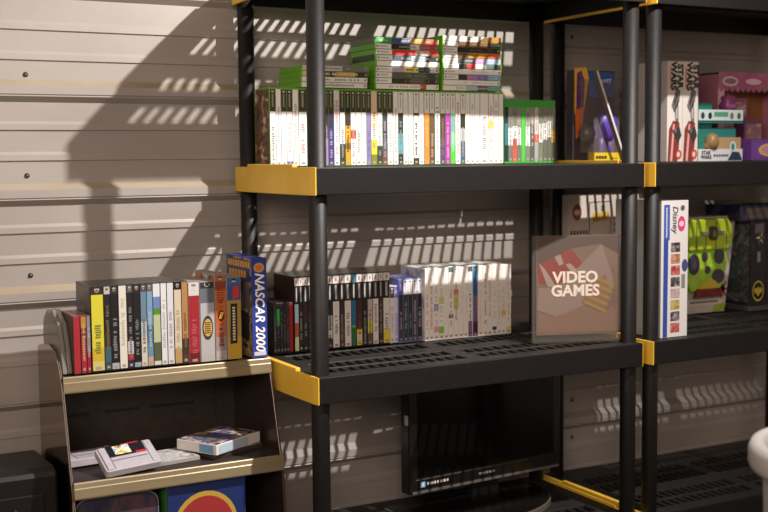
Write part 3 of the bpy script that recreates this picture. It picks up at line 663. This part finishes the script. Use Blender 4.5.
# ---- the rack's bottom compartment
b = MB(); th = .03
zb = -.56; hb = .30
b.prism(rrect(-.1,.1,0,hb,.03,8),'y',0,th,flat((42,44,62),.4)); o = b.build('game_box', loc=(-.467,.135,zb), bevel=.002); tag(o, 'dark blue round-cornered game box under the cartridge, bottom of the rack', 'game box', 'game boxes in the rack bottom')
b = MB(); b.prism(rrect(-.094,.094,.006,hb-.006,.027,8),'y',-.001,0,art([(34,36,52),(52,52,72),(84,60,66),(44,46,70)],14)); b.build('cover_print', o)
b = MB(); pts = rrect(-.1,.1,0,hb,.03,8)
for p0, p1 in zip(pts, pts[1:]+pts[:1]): b.poly([(p0[0],-.0015,p0[1]),(p1[0],-.0015,p1[1]),(p1[0]*.975,-.0015,(p1[1]-hb/2)*.985+hb/2),(p0[0]*.975,-.0015,(p0[1]-hb/2)*.985+hb/2)], flat((110,112,120),.4))
b.build('rim', o)
text('lettering', 'AR', flat((110,112,130),.5), .03, o, front(-.07,-.0013,hb-.045), bold=.0004)
b = MB(); b.box(-.1,.1,0,.07,0,.305,flat((26,44,96),.4)); o = b.build('game_box', loc=(-.25,.12,zb), bevel=.003); tag(o, 'blue game box with a yellow disc and green side, bottom of the rack', 'game box', 'game boxes in the rack bottom')
b = MB()
b.poly([(a,-.0008,c) for a, c in disc(-.005,.196,.082,.086)], flat((176,142,56),.4)); b.poly([(a,-.0012,c) for a, c in disc(-.005,.194,.072,.076)], flat((146,46,46),.4))
b.poly([(a,-.0015,c) for a, c in disc(-.005,.17,.06,.05)], flat((206,160,130),.4)); b.build('cover_print', o)
b = MB(); b.box(-.1009,-.1001,.004,.066,.004,.301,flat((60,130,50),.4)); tag(b.build('side_print', o), 'green side')

# ------------------------------------------------------------------ black cabinet at the far left
b = MB(); b.prism([(.20,FLOOR),(.45,FLOOR),(.45,-.205),(.23,-.195),(.205,-.202),(.2,-.212)],'x',-1.12,-.588,flat((15,13,13),.4)); cb = b.build('cabinet', bevel=.006)
cb.data.transform(Matrix.Translation((.86,-.325,-FLOOR))); cb.location = (-.86,.325,FLOOR); tag(cb, 'black cabinet with a rounded top edge at the far left below the metal wall', 'cabinet')
b = MB(); b.box(-.24,.24,-.1295,-.1245,.06,.81,flat((20,18,18),.35)); b.build('door', cb, bevel=.003)
b = MB(); b.box(.17,.176,-.134,-.129,.45,.78,flat((60,56,54),.4)); b.build('handle', cb)

# ------------------------------------------------------------------ right unit, upper shelf
def blister():
    root = empty('boxed_toy', (1.1,.31,.5+LZ), 'boxed purple winged toy with yellow base, in a clear window box', 'toy')
    b = MB(); b.box(-.08,.082,.03,.06,.0,.28,flat((60,52,60),.5)); b.box(-.02,.085,.0,.03,0,.03,flat((206,176,40),.4)); b.build('backing_card', root, bevel=.001)
    b = MB(); b.poly([(-.075,.029,.15),(-.075,.029,.285),(-.03,.029,.29),(-.02,.029,.26),(-.03,.029,.2),(-.045,.029,.12)], flat((216,166,40),.4))
    b.poly([(-.068,.0285,.14),(-.066,.0285,.27),(-.05,.0285,.28),(-.036,.0285,.25),(-.04,.0285,.17)], art([(80,40,110),(110,50,120),(70,36,90)],26))
    b.poly([(-.07,.028,.07),(-.072,.028,.16),(-.04,.028,.17),(-.044,.028,.09)], flat((206,110,40),.4)); b.poly([(-.02,.0285,.2),(.08,.0285,.2),(.08,.0285,.276),(-.02,.0285,.276)], flat((40,80,160),.4)); b.build('card_print', root)
    text('lettering', 'Disney', flat((226,230,240),.4), .022, root, front(.035,.0275,.25,-8), bold=.0002)
    b = MB(); pu = flat((84,60,150),.35)
    b.lathe([(0,.075),(.016,.077),(.026,.1),(.03,.13),(.026,.155),(.014,.168),(.011,.174),(.015,.182),(.014,.194),(.0,.202)], pu, 16, .012, .008)
    b.lathe([(0,.035),(.010,.036),(.008,.05),(.012,.085),(0,.09)], pu, 10, .0, .008); b.lathe([(0,.035),(.010,.036),(.008,.05),(.012,.085),(0,.09)], pu, 10, .024, .008)
    b.prism([(-.034,.06),(-.014,.155),(-.002,.15),(-.008,.09),(-.02,.085)],'y',.010,.018,pu); b.prism([(.058,.06),(.038,.155),(.026,.15),(.032,.09),(.044,.085)],'y',.010,.018,pu); b.build('toy_figure', root, mat4=Matrix.Translation((.018,.004,-.012)) @ Matrix.Diagonal((1.35,.8,1.0,1)))
    b = MB(); b.lathe([(0,.06),(.02,.062),(.028,.09),(.018,.115),(0,.118)], flat((96,88,92),.4), 14, -.04, .012); b.build('small_figure', root)
    b = MB(); b.box(-.075,.075,-.002,-.001,.03,.25,clear((240,236,234),.05,.1)); b.build('clear_window', root)
    b = MB()
    for k in range(4): b.box(-.015+k*.011,-.006+k*.011,-.0006,.0,.011,.02,flat((60,50,30),.4))
    for k in range(5): b.box(.04+k*.006,.045+k*.006,-.0006,.0,.011,.014,flat((120,100,40),.4))
    b.build('base_print', root)
blister()
b = MB(); b.box(-.0015,.0015,0,.02,0,.295,clear((150,140,134),.45,.2)); o = b.build('clear_sheet', loc=(1.162,.262,.5025)); o.rotation_euler = (0,math.radians(-22.5),0); tag(o,'clear plastic sheet leaning diagonally before the purple toy','plastic sheet')
b = MB(); b.box(-.003,.003,-.0015,0,0,.295,flat((206,200,194),.3)); b.build('sheet_edge', o)

def sabre_box(x0, x1, label):
    w = x1-x0; bx = MB(); bx.box(-w/2,w/2,0,.18,0,.308,flat((222,214,206),.45)); o = bx.build('toy_box', loc=((x0+x1)/2,.23,.5+LZ), bevel=.001); tag(o,label,'toy box','tall white toy boxes')
    p = MB(); Y = -.0007
    gm = flat((110,104,104),.35); dm = flat((60,54,56),.4); rm = flat((132,58,52),.4); pk = flat((226,170,160),.4)
    def q(pts, m, lift=0): p.poly([(a*w,Y-lift,b) for a, b in pts], m)
    q([(-.24,.172),(.08,.228),(.34,.218),(.28,.186),(-.05,.15)], gm); q([(-.1,.185),(.12,.21),(.16,.2),(-.04,.172)], dm, .0003)
    q([(-.02,.16),(.2,.19),(.24,.12),(.04,.118)], gm); q([(.06,.16),(.14,.17),(.16,.135),(.08,.13)], flat((200,196,196),.3), .0003)
    q([(-.46,.0015),(.2,.0015),(.3,.06),(.3,.12),(-.12,.126),(-.38,.1)], rm); q([(-.3,.0015),(-.16,.0015),(-.02,.115),(-.12,.116)], pk, .0003)
    q([(-.2,.095),(.3,.108),(.44,.08),(.2,.055),(.02,.075)], dm, .0005); q([(-.06,.1),(.1,.104),(.12,.09),(-.04,.088)], gm, .0007)
    p.poly([(a,Y-.0006,b) for a, b in disc(.26*w,.022,.2*w,.015)], flat((196,80,66),.4)); p.poly([(a,Y-.0008,b) for a, b in disc(.24*w,.022,.1*w,.008)], flat((236,200,190),.4))
    p.build('front_print', o)
    text('lettering', 'STAR\nWARS', flat((40,34,34),.5), .030, o, front(w*.1,-.0009,.262,90), bold=.0014, squeeze=1.05)
    s = MB()
    for k in range(11): s.box(-w*.36,-w*.27,-.0009,-.0004,.225+k*.006,.229+k*.006,flat((206,90,80),.5))
    s.build('small_print', o)
sabre_box(1.297,1.3585,'left of two tall white toy boxes with black title and red blade print')
sabre_box(1.3600,1.4225,'right of two tall white toy boxes with black title and red blade print')

# display tray of small figures in front of the pink playset
tr = empty('display_box', (1.53,.24,.5+LZ), 'teal and white two-tier display box beside the tall white toy boxes', 'toy box')
w = .19; b = MB(); teal = flat((40,120,116),.4)
b.box(-.095,.085,.02,.11,0,.105,teal); b.box(-.095,-.02,.02,.06,.105,.185,teal); b.build('carton', tr, bevel=.001)
b = MB(); b.box(-.095,.095,.0,.003,.0,.038,flat((216,220,222),.4)); b.box(-.02,.09,.003,.02,.03,.075,flat((180,150,110),.5)); b.box(-.095,.095,.0,.003,.125,.162,flat((200,220,218),.4)); b.box(-.095,.095,.0,.003,.12,.128,teal); b.build('front_strip', tr)
text('lettering', 'STAR\nWARS', flat((40,36,40),.5), .016, tr, front(-.062,-.0005,.019), bold=.0005)
b = MB()
for k in range(6): 
    if k in (2,3): continue
    b.poly([(a,-.0006,c) for a, c in disc(-.078+k*.031,.143,.008,.011,12)], flat(((60,56,60),(40,40,44),(0,0,0),(0,0,0),(120,110,110),(90,80,84))[k],.4))
b.poly([(-.03,-.0006,.14),(.03,-.0006,.14),(.03,-.0006,.155),(-.03,-.0006,.155)], flat((90,150,120),.4))
b.build('strip_print', tr); b = MB(); b.poly([(a,-.0008,c) for a, c in disc(.052,.045,.014,.017)], flat((220,226,226),.4)); b.poly([(a,-.001,c) for a, c in disc(.052,.045,.008,.012)], flat((60,140,140),.4)); b.build('round_badge', tr); b = MB()
b.poly([(.03,-.0008,.002),(.05,-.0008,.03),(.08,-.0008,.028),(.094,-.0008,.002)], flat((40,60,80),.4))
for k in range(6): b.poly([(-.03+k*.011,-.0008,.014),(-.022+k*.011,-.0008,.014),(-.022+k*.011,-.0008,.021),(-.03+k*.011,-.0008,.021)], flat((60,60,66),.4))
b.build('strip_print', tr)
b = MB(); b.prism([(-.032,0),(.03,0),(.034,.03),(.026,.046),(-.03,.046)],'y',-.006,.006,flat((46,126,110),.4)); b.prism([(-.01,.004),(.022,.004),(.012,.02),(.02,.034),(.004,.028),(-.006,.036),(-.002,.018)],'y',-.012,-.006,flat((150,110,80),.4)); b.build('toy_figure', tr, loc=(-.058,.012,.038)); 
b = MB(); b.lathe([(0,0),(.018,.0),(.024,.02),(.02,.045),(0,.052)], flat((150,120,80),.4), 12); b.build('toy_figure', tr, loc=(-.03,.01,.038))

ps = empty('playset', (1.80,.352,.5+LZ), 'pink toy playset with a scalloped awning and open brown interior', 'playset')
pk = flat((176,104,130),.4); b = MB()
b.box(-.175,.14,.1,.105,0,.29,flat((150,100,60),.5)); b.box(-.175,-.17,.0,.1,0,.29,flat((170,110,130),.5)); b.box(.135,.14,0,.1,0,.29,flat((190,120,150),.5)); b.box(-.175,.14,.0,.1,.285,.29,pk); b.build('open_box', ps)
b = MB(); pts = [(-.176,.292),(-.176,.243)]
n = 13
for k in range(n):
    a = -.176+.317*k/n; st = .317/n
    pts += [(a+st*.15,.232),(a+st*.5,.226),(a+st*.85,.232),(a+st,.243)]
pts += [(.141,.292)]
b.prism(list(reversed(pts)),'y',-.004,-.001,noisy((184,112,140),(166,92,122),26,.4)); b.build('awning', ps)
b = MB(); b.prism([(-.176,0),(-.150,0),(-.150,.243),(-.176,.243)],'y',-.003,0,flat((214,180,190),.4)); b.build('front_frame', ps)
b = MB(); b.poly([(a,-.0045,c) for a, c in disc(-.125,.262,.035,.016)], flat((226,200,214),.4)); b.poly([(a,-.0047,c) for a, c in disc(-.125,.262,.027,.010)], flat((150,110,130),.4)); b.poly([(a,-.0045,c) for a, c in disc(-.02,.262,.05,.018)], flat((190,80,140),.4)); b.poly([(a,-.0047,c) for a, c in disc(-.02,.262,.036,.010)], flat((230,196,214),.4)); b.build('emblem', ps)
def cardbox(x, y, z, w, h, d, c, pic, label):
    b = MB(); b.box(-w/2,w/2,0,d,0,h,flat(c,.4)); o = b.build('toy_box', loc=(x,y,z+LZ), bevel=.001); tag(o,label,'toy box','small toy boxes by the playset')
    b = MB(); b.poly([(-w*.42,-.0006,h*.15),(w*.42,-.0006,h*.15),(w*.42,-.0006,h*.8),(-w*.42,-.0006,h*.8)], pic); b.build('front_print', o)
    return o
pic1 = art([(190,120,140),(220,180,170),(120,80,120),(206,160,120)],45); pic2 = art([(200,150,130),(150,100,140),(220,190,170)],45)
cardbox(1.755,.372,.5,.24,.0612,.06,(104,70,80), flat((112,74,84),.4), 'dull plum carton under the small pink boxes inside the playset')
cardbox(1.682,.376,.5625,.085,.075,.04,(132,72,112), pic1, 'left of the two small pink picture boxes standing inside the playset')
cardbox(1.812,.376,.5625,.085,.075,.04,(124,72,112), pic2, 'right of the two small pink picture boxes standing inside the playset')
cardbox(1.745,.378,.6387,.08,.07,.03,(140,80,112), pic1, 'small pink picture box bridging the two boxes inside the playset')
o = cardbox(1.76,.235,.5,.2,.068,.05,(116,70,150), flat((120,76,160),.4), 'purple carton with a yellow oval in front of the pink playset')
b = MB(); b.poly([(a,-.001,c) for a, c in disc(-.02,.034,.05,.021)], flat((220,190,90),.4)); b.poly([(a,-.0012,c) for a, c in disc(-.02,.034,.038,.014)], flat((206,150,180),.4)); b.poly([(a,-.001,c) for a, c in disc(.06,.036,.02,.022)], flat((220,150,190),.4)); b.build('emblem', o)
b = MB(); hm = flat((140,66,122),.35); b.lathe([(0,0),(.025,.0),(.03,.015),(.02,.03),(.024,.042),(0,.056)], hm, 16); o = b.build('toy_figure', loc=(1.60,.282,.664)); tag(o,'small magenta toy perched on the upper tier of the teal display box','toy')

# ------------------------------------------------------------------ right unit, middle shelf
b = MB(); b.box(-.05,.05,0,.2,0,.392,flat((208,205,203),.4)); o = b.build('toy_box', loc=(1.118,-.005,LZ), bevel=.001); tag(o,'tall white toy box with blue stripe and a column of picture tiles','toy box')
p = MB(); Y = -.0007
p.poly([(-.042,Y,.002),(-.026,Y,.002),(-.024,Y,.375),(-.041,Y,.375)], flat((44,70,150),.4)); p.poly([(-.041,Y-.0003,.28),(-.02,Y-.0003,.28),(-.02,Y-.0003,.38),(-.041,Y-.0003,.38)], flat((56,84,160),.4))
cols = [(60,56,60),(190,110,70),(200,60,56),(50,46,50),(214,170,170),(200,170,70),(60,64,84),(196,60,56)]
for k, c in enumerate(cols):
    z1 = .272-k*.033; cc = tuple(min(255,v+60) for v in c)
    p.poly([(-.014,Y,z1-.027),(.02,Y,z1-.027),(.02,Y,z1),(-.014,Y,z1)], art([tuple(int(v*.7) for v in c),tuple(int(v*.7) for v in cc),(180,160,146)],60))
p.poly([(a,Y,b_) for a, b_ in disc(.024,.325,.014,.022)], flat((200,60,120),.4)); p.poly([(a,Y-.0002,b_) for a, b_ in disc(.024,.325,.009,.008)], flat((236,190,210),.4))
p.poly([(a,Y,b_) for a, b_ in disc(.028,.37,.008,.008)], flat((90,84,90),.4)); p.poly([(.026,Y,.14),(.04,Y,.14),(.04,Y,.18),(.026,Y,.18)], flat((130,126,130),.4)); p.poly([(a,Y,b_) for a, b_ in disc(.038,.205,.011,.018)], flat((60,70,120),.4))
p.build('front_print', o)
text('lettering', 'Disney', flat((70,70,80),.5), .028, o, front(.0,-.0009,.338,90), bold=.0001, shear=.2)
s = MB()
for k in range(12): s.box(-.034,-.029,-.0012,-.0006,.288+k*.0072,.293+k*.0072,flat((206,210,230),.5))
s.build('small_print', o)

# slime skull box
sk = empty('toy_box', (1.575,.33,LZ), 'bright green slime skull toy box with a treasure chest lid', 'toy box')
lime2 = flat((170,196,40),.35); b = MB(); b.prism([(-.115,.0),(.075,.0),(.12,.318),(-.115,.318)],'y',.004,.06,flat((206,200,190),.45)); b.build('carton', sk, bevel=.001)
b = MB(); b.prism([(-.112,.21),(.055,.21),(.075,.235),(.072,.29),(.055,.312),(-.112,.312)],'y',-.03,.004,noisy((206,220,50),(170,204,46),12,.3)); b.build('chest_lid', sk, bevel=.006)
b = MB()
for x in (-.085,-.045,-.002,.045): b.box(x-.0015,x+.0015,-.032,-.0295,.215,.305,flat((120,130,40),.4))
b.box(-.07,.035,-.034,-.03,.258,.272,flat((150,150,140),.3,.5)); b.build('chest_strap', sk)
b = MB(); b.prism([(a-.018,c) for a, c in rrect(-.016,.016,.243,.288,.012)],'y',-.04,-.032,flat((70,64,50),.4)); b.prism(disc(-.018,.264,.008,.012),'y',-.043,-.04,flat((130,120,60),.4)); b.build('lock_plate', sk)
b = MB(); g = noisy((130,206,50),(186,224,66),22,.2); b.prism([(-.112,.21),(.06,.21),(.066,.18),(.05,.1),(.03,.075),(-.09,.075),(-.112,.1)],'y',-.018,.004,g); b.build('slime_face', sk, bevel=.006)
b = MB()
for cx, cz, rx, rz in ((-.085,.165,.024,.034),(-.038,.188,.013,.016),(.025,.188,.022,.026),(.022,.122,.026,.024),(-.025,.145,.011,.013)):
    b.prism(disc(cx,cz,rx,rz),'y',-.021,-.0175,noisy((60,56,76),(84,76,92),30,.3))
b.build('dark_hollow', sk)
b = MB(); b.prism([(-.07,.075),(-.05,.105),(-.02,.12),(.01,.105),(.03,.075)],'y',-.024,-.017,flat((214,196,60),.35)); b.prism([(-.085,.056),(.04,.056),(.03,.084),(-.07,.084)],'y',-.026,-.016,noisy((150,50,40),(90,40,36),40,.4)); b.build('name_banner', sk)
b = MB()
b.box(-.1,.06,.002,.0035,.026,.046,flat((226,220,210),.4))
for k in range(10): b.box(-.08+k*.0125,-.071+k*.0125,.001,.0025,.033,.040,flat((110,90,80),.4))
for a0 in range(7):
    a = 2*math.pi*a0/7; b.prism([(.062+.006*math.cos(a+1.5),.075+.006*math.sin(a+1.5)),(.062+.032*math.cos(a),.075+.036*math.sin(a)),(.062+.006*math.cos(a-1.5),.075+.006*math.sin(a-1.5))],'y',.001,.003,flat((120,30,44),.4))
b.prism([(-.115,.03),(-.1,.085),(-.092,.03)],'y',.001,.003,flat((150,36,44),.4)); b.prism([(.02,.002),(.07,.006),(.078,.03),(.03,.022)],'y',.001,.003,flat((170,190,60),.4)); b.build('front_print', sk)

def bat_box(x0, x1, label):
    w = x1-x0; b = MB(); b.box(-w/2,w/2,0,.15,.02,.3,flat((36,34,38),.3)); b.box(-w/2,w/2,.004,.15,.0,.02,flat((70,68,70),.35)); o = b.build('toy_box', loc=((x0+x1)/2,.27,LZ), bevel=.002); tag(o,label,'toy box','dark toy boxes with yellow bat emblem')
    c = MB(); c.poly([(-w/2-.0006,.145,.03),(-w/2-.0006,.006,.03),(-w/2-.0006,.006,.29),(-w/2-.0006,.145,.29)], art([(40,44,48),(90,92,100),(50,58,54),(60,70,60),(110,106,116)],16)); c.build('side_print', o)
    p = MB(); Y = -.0007; p.poly([(a,Y,c_) for a, c_ in disc(0,.068,.026,.034)], flat((206,180,60),.4)); p.poly([(a,Y-.0002,c_) for a, c_ in disc(0,.068,.022,.029)], flat((24,22,24),.4))
    bat = [(-.019,.075),(-.012,.08),(-.006,.073),(-.003,.082),(0,.079),(.003,.082),(.006,.073),(.012,.08),(.019,.075),(.016,.06),(.010,.064),(.006,.056),(0,.05),(-.006,.056),(-.010,.064),(-.016,.06)]
    p.poly([(a,Y-.0004,c_) for a, c_ in bat], flat((206,180,60),.4))
    p.build('bat_emblem', o); p = MB()
    for k in range(6):
        a = math.pi*k/3; p.poly([(.008+.005*math.cos(a+1),Y,.245+.006*math.sin(a+1)),(.008+.022*math.cos(a),Y,.245+.026*math.sin(a)),(.008+.005*math.cos(a-1),Y,.245+.006*math.sin(a-1))], flat((206,190,70) if k % 2 else (90,80,160),.4))
    p.build('star_emblem', o); p = MB()
    for k in range(5): p.poly([(-.006,Y,.165+k*.007),(.008,Y,.165+k*.007),(.008,Y,.170+k*.007),(-.006,Y,.170+k*.007)], flat((170,168,172),.4))
    p.build('small_print', o); p = MB()
    p.poly([(-.018,Y,.26),(.022,Y,.262),(.022,Y,.292),(-.018,Y,.29)], flat((110,110,116),.4)); p.build('front_print', o)
bat_box(1.70,1.772,'left of the dark toy boxes with a yellow bat emblem, beside the green skull box')
bat_box(1.774,1.846,'right of the dark toy boxes with a yellow bat emblem, cut by the picture edge')
flatbox('game_box', (1.79,.35,.303), math.radians(-4), .26, .17, .05, flat((40,42,66),.4), flat((46,48,76),.4), 'flat navy box lying on top of the dark bat emblem boxes', 'box', extra=lambda b,w,d,h: b.poly([(-w/2+.02,-d/2-.0008,.008),(w/2-.1,-d/2-.0008,.008),(w/2-.12,-d/2-.0008,h-.008),(-w/2+.02,-d/2-.0008,h-.008)], flat((90,80,70),.4)))
# white printed carton behind the sign
b = MB(); b.box(-.15,.15,0,.03,0,.4,noisy((196,182,168),(204,192,180),9,.5)); o = b.build('carton', loc=(1.182,.378,LZ), bevel=.001); tag(o,'white printed carton with a yellow picture behind the sign and posts','box')
p = MB(); Y = -.0007
p.poly([(a,Y,c) for a, c in disc(-.115,.345,.018,.026)], flat((150,70,60),.4)); p.poly([(a,Y-.0002,c) for a, c in disc(-.115,.345,.011,.009)], flat((226,210,200),.4))
p.poly([(-.068,Y,.26),(.02,Y,.262),(.02,Y,.378),(-.068,Y,.376)], flat((60,56,54),.4)); p.poly([(-.065,Y-.0002,.263),(.017,Y-.0002,.265),(.017,Y-.0002,.375),(-.065,Y-.0002,.373)], flat((196,184,172),.4))
p.poly([(-.055,Y-.0004,.31),(.012,Y-.0004,.32),(.012,Y-.0004,.345),(-.055,Y-.0004,.338)], flat((200,160,60),.4)); p.poly([(-.02,Y-.0006,.345),(-.008,Y-.0006,.346),(-.008,Y-.0006,.365),(-.02,Y-.0006,.365)], flat((60,110,90),.4))
for k in range(6): p.poly([(-.052+k*.011,Y-.0005,.314+k*.0015),(-.045+k*.011,Y-.0005,.315+k*.0015),(-.045+k*.011,Y-.0005,.33+k*.001),(-.052+k*.011,Y-.0005,.329+k*.001)], flat((150,100,40),.4))
for k in range(6): p.poly([(-.14+k*.012,Y,.275),(-.132+k*.012,Y,.275),(-.132+k*.012,Y,.288),(-.14+k*.012,Y,.288)], flat((90,80,76),.4))
for k in range(14): p.poly([(.03,Y,.06+k*.02),(.1,Y,.06+k*.02),(.1,Y,.068+k*.02),(.03,Y,.068+k*.02)], flat((130,120,112),.4))
p.build('front_print', o)

# ------------------------------------------------------------------ white waste bin in the foreground
bin_ = MB(); bm = flat((176,172,168),.45)
BZ = BINTOP-FLOOR
bin_.lathe([(0,.0),(.155,.0),(.16,.01),(.192,BZ-.052),(.192,BZ-.05),(.214,BZ-.049),(.218,BZ-.04),(.218,BZ-.016),(.212,BZ-.004),(.2,BZ),(.19,BZ-.006),(.186,BZ-.03),(.155,.012),(0,.012)], bm, 48)
o = bin_.build('waste_bin', loc=(BINX,BINY,FLOOR)); tag(o,'white plastic waste bin with a rolled rim at the right picture edge','waste bin')

# ------------------------------------------------------------------ light
ld = bpy.data.lights.new('ceiling_spot', 'SPOT'); ld.energy = LAMP; ld.color = (1,.945,.9); ld.shadow_soft_size = .022; ld.spot_size = math.radians(128); ld.spot_blend = 1
lo = bpy.data.objects.new('ceiling_spot', ld); col.objects.link(lo); lo.location = (.985,-1.24,1.985)
lo.rotation_euler = (Vector((-.6,.5,.6))-lo.location).to_track_quat('-Z','Y').to_euler()
fl = bpy.data.lights.new('room_fill', 'AREA'); fl.shape = 'RECTANGLE'; fl.size = 2.2; fl.size_y = 1.2; fl.energy = FILL; fl.color = (1,.81,.68)
fo = bpy.data.objects.new('room_fill', fl); col.objects.link(fo); fo.location = (-2.3,-3.4,1.5); fo.rotation_euler = (Vector((.2,.3,.1))-fo.location).to_track_quat('-Z','Y').to_euler()  # added soft fill from front-left, stands in for the room's unseen lighting
wd = bpy.data.worlds.new('room_light'); scene.world = wd; wd.use_nodes = True
bg = wd.node_tree.nodes['Background']; bg.inputs['Color'].default_value = (1,.77,.62,1); bg.inputs['Strength'].default_value = AMB

# ------------------------------------------------------------------ camera
yaw, pitch, roll = CAMROT
C = Vector(CAMLOC)
fw = Vector((math.sin(yaw)*math.cos(pitch), math.cos(yaw)*math.cos(pitch), -math.sin(pitch))); rt = Vector((math.cos(yaw),-math.sin(yaw),0)); up = rt.cross(fw)
r2 = rt*math.cos(roll)+up*math.sin(roll); u2 = up*math.cos(roll)-rt*math.sin(roll)
cd = bpy.data.cameras.new('camera'); cam = bpy.data.objects.new('camera', cd); col.objects.link(cam)
M = Matrix((r2,u2,-fw)).transposed().to_4x4(); M.translation = C; cam.matrix_world = M
cd.sensor_width = 36; cd.lens = FOCAL; cd.clip_start = .05
cd.dof.use_dof = True; cd.dof.focus_distance = 2.95; cd.dof.aperture_fstop = 3.2
scene.camera = cam
vs = scene.view_settings; vs.view_transform = 'Standard'; vs.look = 'None'; vs.gamma = 1; vs.use_curve_mapping = False; vs.exposure = 0
